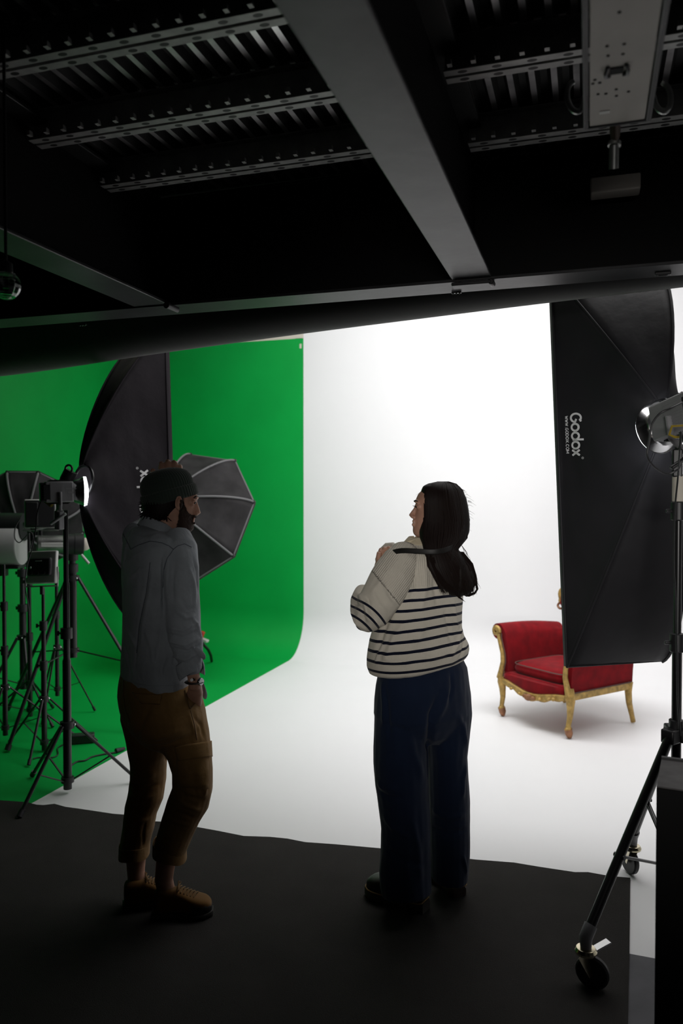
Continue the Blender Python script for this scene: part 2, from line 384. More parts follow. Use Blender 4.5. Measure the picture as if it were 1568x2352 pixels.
# handle block and rod
h0 = traypt(1412, 262); dd = (h0-CAM).length
hp = [P(1412, 262, 1.80), P(1412, 300, 1.83), P(1412, 325, 1.84)]
b = MB(); b.tube([hp[0]+Vector((0, 0, .02)), hp[0], hp[1], hp[2]], [.016, .020, .020, .015], 12, flat=.6); M['rust'] = mat('brown_lacquered_grip', (.075, .05, .035), .5); b.build('grip', M['rust'], t)
b = MB(); b.tube([P(1411, 326, 1.84), P(1410, 335, 1.84)], .015, 12); b.tube([P(1410, 333, 1.84), P(1409, 388, 1.86)], .0115, 12); b.build('rod', M['silver2'] if 'silver2' in M else M['galv'], t)
for px0, s in ((1322, -1), (1520, 1)):
    b = MB(); c = P(px0, 222, 1.83); pp = []
    for i in range(19):
        a = math.radians(100+260*i/18) if s < 0 else math.radians(80-260*i/18)
        pp.append(c+RIGHT*(.020*math.cos(a))+UP*(.040*math.sin(a))+FH*(.01*math.sin(a)))
    b.tube(pp, .0065, 8); b.build('hanger_loop', M['galv'], t)
# junction box on the girder face
q = P(1410, 452, 2.62); b = MB(); b.box((q.x, YH0-.05, q.z), (.152, .07, .05)); o = b.build('junction_box', M['beige'], None, bevel=.005)
tag(o, 'small beige junction box under the deck beyond the hanging handle', 'junction box')
# glass pendants
M['glass'] = mat('clear_glass', (.95, .98, .97), .03, trans=1.0)
def pendant(px, py, d, r, label):
    c = P(px, py, d); t = thing('pendant_lamp', label, 'lamp', c)
    b = MB(); pr = [(.0001, -r*1.05)]
    for i in range(1, 12):
        a = -PI/2+PI*i/12*.86; pr.append((r*math.cos(a), r*math.sin(a)*1.02))
    b.lathe(pr, c, UP, 14); b.build('glass_globe', M['glass'], t, smooth=False, solid=.002)
    b = MB(); b.lathe([(.0001, r*.75), (r*.5, r*.75), (r*.45, r*1.6), (.004, r*1.8), (.004, ZD-c.z-.002), (.0001, ZD-c.z-.002)], c, UP, 14); b.build('lamp_cap', M['blackmetal'], t)
    return t
pendant(14, 655, 1.95, .034, 'clear glass globe lamp hanging at the left edge under the deck')
c_ = P(1422, 640, 2.86); 
pendant(1422, 636, 2.9, .036, 'clear glass globe lamp just peeping below the cross girder at the right')

# flake of tape at the seam of green and white
b = MB(); q = P(686, 771, 1)-CAM; k = (YW-.004-CAM.y)/q.y; q = CAM+q*k; b.box(q, (.07, .003, .05)); tag(b.build('tape_piece', M['cream'], None, smooth=False), 'small cream tape flake at the top corner where green meets white', 'tape')
b = MB(); q = P(690, 795, 1)-CAM; k = (YW-.004-CAM.y)/q.y; q = CAM+q*k; b.box(q, (.02, .003, .045)); tag(b.build('tape_piece', M['cream'], None, smooth=False), 'thin cream tape flake just below the top corner of the green wall', 'tape')
# ================================================================ GEAR
def bvh(objs):
    """BVH in world space of unmodified meshes"""
    vs, fs = [], []
    for o in objs:
        w0 = wloc(o); n = len(vs); vs += [v.co+w0 for v in o.data.vertices]; fs += [[i+n for i in p.vertices] for p in o.data.polygons]
    return BVHTree.FromPolygons(vs, fs)
def hit(tree, px, py, off=.004):
    d = (P(px, py, 1)-CAM).normalized(); loc, nor, i, dist = tree.ray_cast(CAM, d)
    if loc is None: return None
    if nor.dot(d) > 0: nor = -nor
    return loc+nor*off
def ribbon(mb, tree, pts, wd, off=.004, mi=0, step=2.0, closed=False):
    """flat strip following a surface under the given outline points"""
    q = []; pts = list(pts)+([pts[0]] if closed else [])
    for a, b in zip(pts[:-1], pts[1:]):
        L = math.hypot(b[0]-a[0], b[1]-a[1]); n = max(1, int(L/step))
        for i in range(n): q.append((lerp(a[0], b[0], i/n), lerp(a[1], b[1], i/n)))
    q.append(pts[-1]); rows = []
    for i, p in enumerate(q):
        a = q[max(i-1, 0)]; b = q[min(i+1, len(q)-1)]; tx, ty = b[0]-a[0], b[1]-a[1]; L = math.hypot(tx, ty) or 1
        nx, ny = -ty/L*wd/2, tx/L*wd/2
        h = [hit(tree, p[0]+k*nx, p[1]+k*ny, off) for k in (-1, 1)]
        if None in h:
            if len(rows) > 1: mb.grid(rows, mi)
            rows = []; continue
        rows.append(h)
    if len(rows) > 1: mb.grid(rows, mi)
def arc(cx, cy, r, a0, a1, n=22, ry=None):
    ry = ry or r; return [(cx+r*math.cos(math.radians(lerp(a0, a1, i/n))), cy+ry*math.sin(math.radians(lerp(a0, a1, i/n)))) for i in range(n+1)]
GLY = {  # simple stroke letters in a unit box, x right, y up
 'W': [[(0, 1), (.25, 0), (.5, .8), (.75, 0), (1, 1)]], '.': [[(.4, .0), (.6, .0)]],
 'G': [[(x*.5+.5, y*.5+.5) for x, y in arc(0, 0, 1, 50, 330)]+[(.95, .45), (.55, .45)]], 'O': [[(x*.5+.5, y*.5+.5) for x, y in arc(0, 0, 1, 0, 360)]],
 'D': [[(0, 0), (0, 1), (.5, 1), (.85, .8), (.95, .5), (.85, .2), (.5, 0), (0, 0)]], 'X': [[(0, 0), (1, 1)], [(0, 1), (1, 0)]],
 'C': [[(x*.5+.5, y*.5+.5) for x, y in arc(0, 0, 1, 45, 315)]], 'M': [[(0, 0), (0, 1), (.5, .2), (1, 1), (1, 0)]]}
def logo(tree, x0, y0, size, ang, parent, small=True):
    """wordmark: size = x-height in px, origin = left end of the baseline, ang = writing direction (screen deg, y down)"""
    ca, sa = math.cos(math.radians(ang)), math.sin(math.radians(ang))
    def T(x, y): return (x0+ca*x*size+sa*y*size, y0+sa*x*size-ca*y*size)   # y up of the letter
    mb = MB(); wd = .24*size
    def st(pts, closed=False, w=wd): ribbon(mb, tree, [T(*p) for p in pts], w, closed=closed, step=1.0)
    st([(x+.5+.0, y+.5+.08) for x, y in arc(0, 0, .52, 45, 350, ry=.60)]+[(.62, .62)]); st([(.95, 1.18), (.62, 1.02)])
    st([(x+1.62, y+.46) for x, y in arc(0, 0, .42, 0, 360)]); st([(x+2.68, y+.46) for x, y in arc(0, 0, .42, 0, 360)]); st([(3.10, .1), (3.12, 1.45)])
    st([(x+3.78, y+.46) for x, y in arc(0, 0, .42, 0, 360)]); st([(4.36, .02), (5.02, .92)]); st([(4.36, .92), (5.02, .02)])
    st([(x+5.35, y+1.25) for x, y in arc(0, 0, .12, 0, 360, 10)], w=.05*size); st([(5.32, 1.2), (5.32, 1.3), (5.38, 1.27), (5.33, 1.24), (5.38, 1.19)], w=.03*size)
    mb.build('logo', M['print'], parent, smooth=False, recalc=False)
    if small:
        mb = MB(); x = .25
        for ch in 'WWW.GODOX.COM':
            adv = .42 if ch in 'WM' else (.18 if ch == '.' else .36); sc = adv*.78
            for s_ in GLY[ch]: ribbon(mb, tree, [T(x+px*sc, -.72+py*.34) for px, py in s_], .075*size, step=.8)
            x += adv
        mb.build('web_address', M['print'], parent, smooth=False, recalc=False)
def softbox(name, label, rc, n, W, H, D, p=1.6, sides=None, seed=1, mats=None, rimmat=None, p2=None, roll=0, off=(0, 0), sagk=.09, rot=0.0):
    """rectangular (sides=None) or many-sided softbox. rc rim centre, n light direction"""
    rnd = random.Random(seed); n = Vector(n).normalized(); r = n.cross(UP).normalized(); u = r.cross(n).normalized()
    r, u = r*math.cos(roll)+u*math.sin(roll), u*math.cos(roll)-r*math.sin(roll); O2 = r*off[0]+u*off[1]
    rc = Vector(rc); t = thing(name, label, 'softbox', rc+O2-n*D); p2 = p2 or p
    m = mats or M['blackcloth']
    if sides is None: cor = [(-W/2, -H/2), (W/2, -H/2), (W/2, H/2), (-W/2, H/2)]; nm = ['bottom_panel', 'side_panel', 'top_panel', 'side_panel']
    else:
        cor = [(W/2*math.cos(2*PI*(i+.5)/sides+rot), W/2*math.sin(2*PI*(i+.5)/sides+rot)) for i in range(sides)]; nm = ['fabric_panel']*sides
    ring = .085; N = 16; pans = []
    th = [PI/2*.0]+[PI/2*i/N for i in range(1, N+1)]
    def cs(t_, q=None): q = q or p; c = math.cos(PI/2*t_)**(2/q); s_ = math.sin(PI/2*t_)**(2/q); return c, s_
    for i, (c0, c1) in enumerate(zip(cor, cor[1:]+cor[:1])):
        L = math.hypot(c1[0]-c0[0], c1[1]-c0[1]); nu = max(8, int(L/.07)); rows = []
        K = [rnd.uniform(0, 6.28) for _ in range(6)]
        for j in range(N+1):
            row = []
            for k in range(nu+1):
                v = k/nu; pc = [p if (sides or q_[0] < 0) else p2 for q_ in (c0, c1)]; c, s_ = cs(j/N*.985, lerp(pc[0], pc[1], v)); x = lerp(c0[0], c1[0], v); y = lerp(c0[1], c1[1], v); rr = math.hypot(x, y)
                # round ring at the back
                e = 1-c; xr, yr = x/rr*ring, y/rr*ring
                X = x*c+xr*e; Y = y*c+yr*e
                sag = 4*v*(1-v)*math.sin(PI*min(1, j/N))*sagk*min(L, .5)
                nx_, ny_ = (c1[1]-c0[1])/L, -(c1[0]-c0[0])/L
                wr = .007*math.sin(9*v+7*j/N+K[0])+.005*math.sin(23*v-11*j/N+K[1])+.004*math.sin(31*j/N*2+14*v+K[2])
                wr *= 4*v*(1-v)*math.sin(PI*j/N)
                X -= nx_*(sag+wr); Y -= ny_*(sag+wr)
                row.append(rc+r*X+u*Y-n*(D*s_)+O2*s_)
            rows.append(row)
        # front lip
        lip = [[rc+r*lerp(c0[0], c1[0], k/nu)+u*lerp(c0[1], c1[1], k/nu)+n*.03 for k in range(nu+1)]]
        mb = MB(); mb.grid(lip+rows); o = mb.build(nm[i], [m], t, angle=80, solid=.003); pans.append(o)
        # liner
    mb = MB(); ps = [rc+r*c[0]+u*c[1] for c in cor]
    mb.tube(ps+[ps[0]], .006, 8); o = mb.build('rim', rimmat or m, t)
    for c in cor:
        mb = MB(); q = []
        for j in range(N+1):
            cc, s_ = cs(j/N*.985, p if (sides or c[0] < 0) else p2); rr = math.hypot(*c); e = 1-cc
            q.append(rc+r*(c[0]*cc+c[0]/rr*ring*e)*1.004+u*(c[1]*cc+c[1]/rr*ring*e)*1.004-n*(D*s_)+O2*s_)
        mb.tube(q, .0055 if sides is None else .009, 8); mb.build('rod_sleeve', rimmat or m, t)
        if sides: mb = MB(); mb.tube([q[0]-(q[1]-q[0])*.05, q[1]], .016, 8); mb.build('corner_cap', M['blackplastic'], t)
    mb = MB(); mb.tube([rc+O2-n*(D-.01)+(r*math.cos(a)+u*math.sin(a))*ring for a in [2*PI*k/32 for k in range(32)]], .008, 8, closed=True); mb.build('speed_ring', M['blackmetal'], t)
    return t, pans, (n, r, u), cor
# ---- right strip softbox
def cpt(px, py, d): return P(px, py, d)
def camdir(x, z, y): return (RIGHT*x+UP*z+FH*y).normalized()
def nvec(a, p): return (RIGHT*math.sin(a)*math.cos(p)+FH*math.cos(a)*math.cos(p)+UP*math.sin(p)).normalized()
rcR = cpt(1393, 1071.7, 3.5586)
nR = nvec(-.1624, -.0697)
tR, panR, fR, corR = softbox('softbox', 'tall black strip softbox at the right, its white wordmark reading downwards', rcR, nR, .4607, 1.7817, .4608, p=1.03, p2=1.6577, off=(.0, .135), sagk=.05, roll=.017, seed=3)
mb = MB(); n_, r_, u_ = fR; mb.grid([[rcR+r_*x+u_*y+n_*.01 for x in (-.225, .225)] for y in (-.885, .885)]); mb.build('diffuser', M['diffuser'], tR, smooth=False)
treeR = bvh(panR); logo(treeR, 1312, 951, 19, 88, tR)
# ---- left strip softbox
rcL = cpt(349.8, 1092.4, 4.5524)
nL = nvec(.6514, -.1484)
tL, panL, fL, corL = softbox('softbox', 'tall charcoal strip softbox behind the man in the beanie, seen from its side', rcL, nL, .2888, 1.70, .4791, p=1.3274, p2=1.3152, roll=.2081, off=(.001, -.115), seed=8, mats=M['blackcloth2'])
for o in panL:
    if o.name.startswith(('top_panel', 'bottom_panel')): o.data.materials[0] = M['blackcloth']
mb = MB(); n_, r_, u_ = fL; mb.grid([[rcL+r_*x+u_*y+n_*.01 for x in (-.14, .14)] for y in (-.845, .845)]); mb.build('diffuser', M['diffuser'], tL, smooth=False)
treeL = bvh(panL); logo(treeL, 346, 1178, 19.5, -94, tL, small=False)
# ---- octagonal softbox by the green wall
nO = camdir(.36, -.42, .80)
rimgrey = mat('grey_piping', (.16, .16, .165), .6)
octc = mat('charcoal_octabox_fabric', (.030, .029, .030), .7, bump=(6, .4, .01), var=(6, .35), spec=.12)
tO, panO, fO, _ = softbox('octagonal_softbox', 'grey-edged octagonal softbox in front of the green wall, behind the man', cpt(431, 1190, 6.75), nO, 1.28, 1.28, .34, p=1.5, sides=8, seed=2, rot=.2-.35, mats=octc, rimmat=rimgrey)
# inner glow is off; plain liner closes the front
mb = MB(); n_, r_, u_ = fO; mb.add([cpt(431, 1190, 6.75)+n_*.02]+[cpt(431, 1190, 6.75)+n_*.02+(r_*math.cos(a)+u_*math.sin(a))*.60 for a in [2*PI*(k+.5)/8-.15 for k in range(8)]], [(0, i+1, (i+1) % 8+1) for i in range(8)]); mb.build('diffuser', M['liner'], tO, smooth=False)
nB = camdir(-.20, .40, .85)
tB, panB, fB, _ = softbox('round_softbox', 'dark round softbox cut by the left edge, behind the light stands', cpt(62, 1196, 6.2), nB, .86, .86, .22, p=1.7, sides=12, seed=5, mats=octc, rimmat=rimgrey)
mb = MB(); n_, r_, u_ = fB; mb.lathe([(.0001, .02), (.41, .02)], cpt(62, 1196, 6.2), n_, 24); mb.build('diffuser', M['liner'], tB)
# ---- stands
def stand(name, label, px, d, ztop, hub, low, feet, r0=.016, mats=None, tape=None, lean=(0, 0), mid=None):
    mt = M['blackmetal']; c = P(px, 1135, d); c = Vector((c.x, c.y, 0)); t = thing(name, label, 'light stand', c)
    top = c+Vector((lean[0], lean[1], ztop))
    def at(z): return c.lerp(top, z/ztop)
    b = MB(); zs = [low-.05, hub+.30*(ztop-hub), hub+.31*(ztop-hub), hub+.66*(ztop-hub), hub+.67*(ztop-hub), ztop]
    b.tube([at(z)*1 if 0 else Vector((at(z).x, at(z).y, z)) for z in zs], [r0*1.25, r0*1.25, r0, r0, r0*.75, r0*.75], 14); b.build('pole', mt, t)
    for z in ([zs[1], zs[3]] if mid is None else mid):
        b = MB(); q = Vector((at(z).x, at(z).y, z)); b.lathe([(r0*1.2, -.03), (r0*1.75, -.028), (r0*1.75, .028), (r0*1.2, .03)], q, UP, 14)
        k = b.build('collar', M['blackplastic'], t); b = MB(); b.tube([q-RIGHT*r0, q-RIGHT*(r0+.026)], .006, 8); b.tube([q-RIGHT*(r0+.026)+UP*.012, q-RIGHT*(r0+.026)-UP*.012], .007, 8); b.build('knob', M['blackplastic'], t)
    hb = Vector((at(hub).x, at(hub).y, hub)); lb = Vector((at(low).x, at(low).y, low))
    b = MB(); b.lathe([(r0*1.2, -.02), (r0*2.1, -.018), (r0*2.1, .018), (r0*1.2, .02)], hb, UP, 14); b.build('hub', M['blackplastic'], t)
    b = MB(); b.lathe([(r0*1.2, -.016), (r0*1.9, -.014), (r0*1.9, .014), (r0*1.2, .016)], lb, UP, 14); b.build('lower_collar', M['blackplastic'], t)
    for f in feet:
        if len(f) == 2: ft = c+(RIGHT*math.cos(math.radians(f[0]))+FH*math.sin(math.radians(f[0])))*f[1]
        else: ft = Vector(f)
        ft = Vector((ft.x, ft.y, .012)); dr = (ft-c); dr.z = 0; dr.normalize()
        a = hb+dr*(r0*2.3); b = MB(); b.tube([a, ft], r0*.62, 10, flat=.8); b.build('leg', mt, t)
        b = MB(); b.tube([ft+(a-ft).normalized()*.035, ft], r0*.85, 10); b.build('foot', M['blackplastic'], t)
        b = MB(); b.sph(a-dr*.004+dr.cross(UP)*r0*.7, .0075, 8, 6); b.build('bolt', M['silver'], t)
        m_ = a.lerp(ft, .55); b = MB(); b.tube([lb+dr*r0*1.8, m_], r0*.38, 8, flat=.6); b.build('brace', mt, t)
    if tape:
        b = MB(); b.lathe([(r0*1.08, -.035), (r0*1.1, -.034), (r0*1.1, .034), (r0*1.08, .035)], (at(tape).x, at(tape).y, tape), UP, 14); b.build('tape_band', M['cream'], t)
    return t
def fp(px, py): return onz(px, py, 0)
stand('light_stand', 'nearest black light stand at left, one foot on the charcoal carpet', 150, 4.15, 1.515, .37, .075, [fp(44, 1882), fp(318, 1798), (140, .37)], .0175, mid=[.86])
stand('light_stand', 'tall black stand directly behind the nearest light stand at left', 165, 5.4, 1.25, 1.02, .52, [fp(392, 1690), (250, .62), (150, .7)], .022)
stand('light_stand', 'slim black stand under the white panel lamp with its black control box', 97, 4.83, 1.02, .33, .06, [fp(22, 1707), fp(66, 1762), fp(222, 1706)], .0135)
stand('light_stand', 'black stand with a cream tape band, left of the panel lamp stand', 65, 5.5, 1.35, .27, .08, [(200, .34), (320, .30), (80, .30)], .0135, tape=.55)
stand('light_stand', 'thick black stand at the far left behind the others', 50, 6.0, 1.25, .50, .15, [(235, .36), (300, .32), (100, .33)], .022)
stand('light_stand', 'thin black stand cut close to the left edge under the white tube lamp', 7, 5.0, 1.15, .36, .10, [(10, .45), (130, .45), (262, .30)], .013)
stand('light_stand', 'thin black stand farthest back among the left light stands', 128, 5.6, 1.28, .50, .2, [(265, .24), (25, .26), (145, .22)], .012)
# stand of the octagonal softbox with a bent foot
tOs = stand('light_stand', 'black stand behind the man with a red and white clip on its bent foot', 405, 7.02, 1.45, .45, .12, [(190, .35), (310, .35)], .014)
b = MB(); k = [P(405, 1400, 7.0), P(440, 1440, 7.1), P(458, 1462, 7.2), P(468, 1481, 7.25), P(478, 1492, 7.3), P(484, 1505, 7.35), fp(486, 1521)+UP*.012]
b.tube(k, .014, 10); b.build('bent_leg', M['blackmetal'], tOs)
b = MB(); q = P(462, 1459, 7.1); b.box(q, (.04, .05, .075), Matrix.Rotation(.4, 3, 'Y')); b.build('red_clip', mat('red_plastic', (.5, .03, .02), .4), tOs, bevel=.008)
b = MB(); b.box(q+RIGHT*.03-UP*.045, (.07, .05, .025), Matrix.Rotation(.3, 3, 'Y')); b.build('white_clip', M['whiteplastic'], tOs, bevel=.006)
# ---- bowens style lamp head
def lamp(label, ring_c, n, L, hh, dish_r, gl=.045, mount=None):
    n = Vector(n).normalized(); r = n.cross(UP).normalized(); u = r.cross(n).normalized(); R3 = Matrix((r, n, u)).transposed()
    c = Vector(ring_c); t = thing('studio_lamp', label, 'studio lamp', c)
    bc_ = c-n*(L/2+.03)
    b = MB(); b.box(bc_, (hh*1.1, L, hh), R3); b.build('housing', M['greyplastic'], t, bevel=.008)
    b = MB(); b.box(bc_-n*(L*.5+.008), (hh*.98, .03, hh*.9), R3); b.box(bc_-n*(L*.32), (hh*1.13, .10*L/.2, hh*.72), R3); b.build('rear_panel', M['blackplastic'], t, bevel=.004)
    for s in (-1, 1):
        b = MB()
        for i in range(9): b.box(bc_-n*(L*.10)+r*(s*hh*.556)+u*((i-4)*hh*.085), (.006, L*.42, hh*.045), R3)
        b.box(bc_-n*(L*.10)+r*(s*hh*.551), (.004, L*.46, hh*.80), R3)
        b.build('cooling_fins', M['greyplastic'], t, smooth=False)
        b = MB()
        b.box(bc_+u*(s*hh*.5), (hh*.7, L*.75, .01), R3)
        for i in range(10): b.box(bc_+n*(L*(.30-.065*i))+u*(s*(hh*.5+.006))+r*0, (hh*.74, .006, .006), R3)
        b.build('vent_strip', M['blackplastic'], t, smooth=False)
    b = MB(); pr = [(hh*.45, -.03), (hh*.55, -.02), (dish_r*.8, -.004), (dish_r, .022), (dish_r*1.03, .020)]
    b.lathe(pr, c, n, 40); b.build('reflector_dish', M['silver'], t)
    b = MB(); b.lathe([(hh*.42, -.012), (dish_r*.97, .020), (dish_r*.97, gl), (dish_r*.5, gl+.008), (.0001, gl+.01)], c, n, 40); b.build('light_source', M['glow'], t)
    # yoke
    b = MB()
    for s in (-1, 1): b.tube([bc_+r*(s*hh*.60), bc_+r*(s*hh*.62)-u*hh*.62, bc_+r*(s*hh*.35)-u*hh*.86], .008, 8, flat=1.6)
    yb = bc_-u*hh*.9; b.box(yb, (hh*.8, .03, .014), R3); b.build('yoke', M['greyplastic'], t, bevel=.003)
    mp = yb if mount is None else Vector((mount.x, mount.y, yb.z)); pm = M['greyplastic'] if mount is None else M['blackplastic']
    if mount is not None: b = MB(); b.tube([yb, mp], .012, 8, flat=1.4); b.build('offset_arm', pm, t)
    b = MB(); b.box(mp-UP*.05, (.034, .040, .10)); b.build('tilt_mount', pm, t, bevel=.005)
    b = MB(); q = mp-UP*.035-FH*.03; b.tube([q-RIGHT*.035-UP*.035, q+RIGHT*.045+UP*.02], .014, 8, flat=.6); b.build('tilt_lever', pm, t, bevel=.003)
    return t, bc_, (n, r, u), mp
tl, bcL, fr, ybL = lamp('grey lamp on the nearest left stand, its glowing front feeding the tall charcoal softbox', cpt(181, 1129, 4.12), nvec(1.15, .02), .140, .108, .080, gl=.036)
# body label print
b = MB(); s_ = bcL-fr[1]*0
side = -1 if (fr[1].dot(FH) > 0) else 1
for i, (z, w_, h_) in enumerate(((.016, .05, .006), (-.004, .03, .011))):
    b.box(bcL+fr[0]*.055+fr[1]*(side*.0605)+fr[2]*z, (.0008, w_, h_), Matrix((fr[1], fr[0], fr[2])).transposed())
b.build('rating_print', mat('faint_print', (.3, .3, .31), .5), tl, smooth=False)
b = MB(); q = cpt(150, 1105, 4.1); b.tube([q+camdir(-.6, -.3, 0)*.03, q, cpt(163, 1082, 4.1)], [.012, .034, .036], 12); b.build('clamp_barrel', M['blackplastic'], tl)
b = MB(); c0 = cpt(158, 1077, 4.08); b.tube([c0+RIGHT*(.018*math.cos(a))+UP*(.02*math.sin(a)) for a in [2*PI*i/14 for i in range(14)]], .006, 8, closed=True); b.build('safety_loop', M['blackmetal'], tl)
lampR_c = cpt(1516, 982, 2.94)
tr_, bcR, frr, ybR = lamp('dark lamp at the right edge with a silver dish and yellow connector', lampR_c, camdir(-.34, -.22, .91), .20, .135, .094, gl=.027, mount=P(1554, 1135, 2.785))
b = MB(); q = cpt(1556, 990, 2.60); pp = [q+RIGHT*x+UP*z for x, z in ((-.028, -.012), (-.02, .016), (.02, .018), (.028, -.01), (.01, -.02), (-.01, -.02))]
b.tube(pp, .0045, 8, closed=True); b.build('yellow_plug', mat('yellow_plastic', (.34, .24, .02), .4), tr_)
b = MB(); b.tube([q+RIGHT*.012, q+RIGHT*.035-UP*.05], .011, 10); b.build('plug_body', M['blackplastic'], tr_)
# yellow strap by the left lamp
b = MB(); b.box(cpt(112, 1155, 4.05), (.05, .02, .022), Matrix.Rotation(.6, 3, 'Y')); b.build('yellow_plug', mat('yellow_plastic', (.34, .24, .02), .4), tl, bevel=.004)
def cable(name, label, pts, r=.0035, sm=6):
    q = []
    P_ = [Vector(p) for p in pts]
    for i in range(len(P_)-1):
        p0 = P_[max(i-1, 0)]; p1 = P_[i]; p2 = P_[i+1]; p3 = P_[min(i+2, len(P_)-1)]
        for k in range(sm):
            t_ = k/sm; q.append(.5*((2*p1)+(p2-p0)*t_+(2*p0-5*p1+4*p2-p3)*t_*t_+(3*p1-p0-3*p2+p3)*t_**3))
    q.append(P_[-1]); b = MB(); b.tube(q, r, 8); o = b.build(name, M['blackplastic'], None); return tag(o, label, 'cable')
cable('power_cable', 'black cable looping in front of the lamp at the right edge', [cpt(1566, 925, 2.55), cpt(1540, 938, 2.5), cpt(1515, 950, 2.5), cpt(1497, 974, 2.5), cpt(1491, 1010, 2.5), cpt(1486, 1045, 2.5), cpt(1500, 1070, 2.52), cpt(1530, 1088, 2.55), cpt(1556, 1078, 2.55), cpt(1566, 1060, 2.6)])
cable('power_cable', 'black cable running down beside the pole at the right edge', [cpt(1563, 990, 2.55), cpt(1560, 1040, 2.6), cpt(1556, 1100, 2.68), cpt(1551, 1150, 2.7), cpt(1548, 1200, 2.7), cpt(1547, 1300, 2.7), cpt(1552, 1400, 2.7), cpt(1556, 1600, 2.72), cpt(1562, 1690, 2.74)], .003)
cable('power_cable', 'black cable hanging from the rear of the grey lamp on the left', [cpt(100, 1118, 4.1), cpt(96, 1145, 4.08), cpt(86, 1175, 4.06), cpt(82, 1215, 4.05), cpt(74, 1260, 4.05), cpt(62, 1300, 4.06), cpt(58, 1345, 4.1), cpt(66, 1400, 4.2), cpt(68, 1480, 4.3)], .0033)
cable('power_cable', 'black cable looping left of the two panel lamps', [cpt(47, 1190, 4.9), cpt(35, 1212, 4.9), cpt(34, 1236, 4.9), cpt(44, 1246, 4.9), cpt(56, 1236, 4.9), cpt(70, 1222, 4.9), cpt(76, 1236, 4.9), cpt(70, 1260, 4.9)], .0035)
# ---- twin panel lamps, silver flash head, tube lamp
def panel(label, c, n, w_, h_, roll=0, doors=False, back=True):
    n = Vector(n).normalized(); r = n.cross(UP).normalized(); u = r.cross(n).normalized()
    r, u = r*math.cos(roll)+u*math.sin(roll), u*math.cos(roll)-r*math.sin(roll); R3 = Matrix((r, n, u)).transposed(); c = Vector(c)
    t = thing('panel_lamp', label, 'panel lamp', c-u*h_*.6)
    b = MB(); b.box(c, (w_, .03, h_), R3); b.build('housing', M['whiteplastic'], t, bevel=.006)
    if back:
        b = MB(); b.box(c-n*.03, (w_*.82, .035, h_*.56), R3); b.build('control_box', M['blackplastic'], t, bevel=.012)
        b = MB(); b.box(c-n*.05+u*h_*.17+r*0, (w_*.22, .002, .004), R3); b.build('white_caption', M['print'], t, smooth=False)
        b = MB(); b.sph(c-n*.049-r*w_*.26-u*h_*.03, .007, 10, 8); b.build('dial', M['silver'], t)
        for k in (-1, 0, 1): b = MB(); b.lathe([(.0001, 0), (.008, 0), (.008, .01), (.0001, .01)], c-n*.058-u*h_*.2+r*k*w_*.22, n, 10); b.build('socket', M['blackmetal'], t)
    if doors:
        b = MB(); b.box(c-n*.02, (w_*.93, .03, h_*.93), R3); b.build('black_screen', M['blackplastic'], t, bevel=.004)
        b = MB(); b.box(c+r*w_*.56+n*.05, (.012, .14, h_*.95), R3); b.build('barn_door', M['whiteplastic'], t, bevel=.003)
        b = MB(); b.box(c-n*.04-r*w_*.25, (w_*.38, .03, h_*.8), R3); b.build('battery_plate', M['blackmetal'], t, bevel=.004)
    b = MB(); b.tube([c+r*w_*.53, c+r*w_*.56-u*h_*.58, c-r*w_*.56-u*h_*.58, c-r*w_*.53-u*h_*.3], .005, 8); b.build('yoke', M['lightgalv'], t)
    b = MB(); b.tube([c-u*h_*.58, c-u*h_*.58-UP*.05], .012, 10); b.build('spigot', M['blackmetal'], t)
    return t
panel('white panel lamp with a black control box on its back', cpt(98, 1303, 4.80), camdir(.18, -.18, .96), .19, .20, roll=.05)
panel('dark panel lamp with a pale frame, above the white panel lamp', cpt(93, 1180, 5.3), camdir(-.28, .0, .96), .20, .195, doors=True, back=False)
# silver flash head on the tall stand behind
c0 = cpt(85, 1250, 5.25); c1 = cpt(192, 1250, 5.35); ax = (c1-c0).normalized(); L = (c1-c0).length
t = thing('flash_head', 'ribbed silver flash head with black barrel and cream dome, left of the tall softbox', 'flash head', c1)
b = MB(); pr = [(.0001, 0), (.055, 0)]
for i in range(22): h = .01+i*L*.62/22; pr += [(.060, h), (.060, h+.004), (.054, h+.0045), (.054, h+.008)]
pr += [(.055, L*.64)]; b.lathe(pr, c0, ax, 24); b.build('ribbed_body', M['galv'], t, angle=25)
b = MB(); b.lathe([(.06, L*.62), (.068, L*.64), (.068, L*.80), (.072, L*.81), (.072, L), (.05, L+.004)], c0, ax, 28); b.build('barrel', M['blackplastic'], t)
b = MB(); b.sph(c1+ax*.005, .045, 16, 12); b.build('dome', M['cream'], t)
b = MB(); q = cpt(187, 1274, 5.3); b.tube([q, q+RIGHT*.05-UP*.06], .009, 10); b.build('lever', M['whiteplastic'], t)
b = MB(); b.box(c0+ax*L*.4+FH*-.058, (L*.5, .01, .03), Matrix((ax, ax.cross(UP)*-1, UP)).transposed()); b.build('rating_plate', M['whiteplastic'], t, bevel=.003)
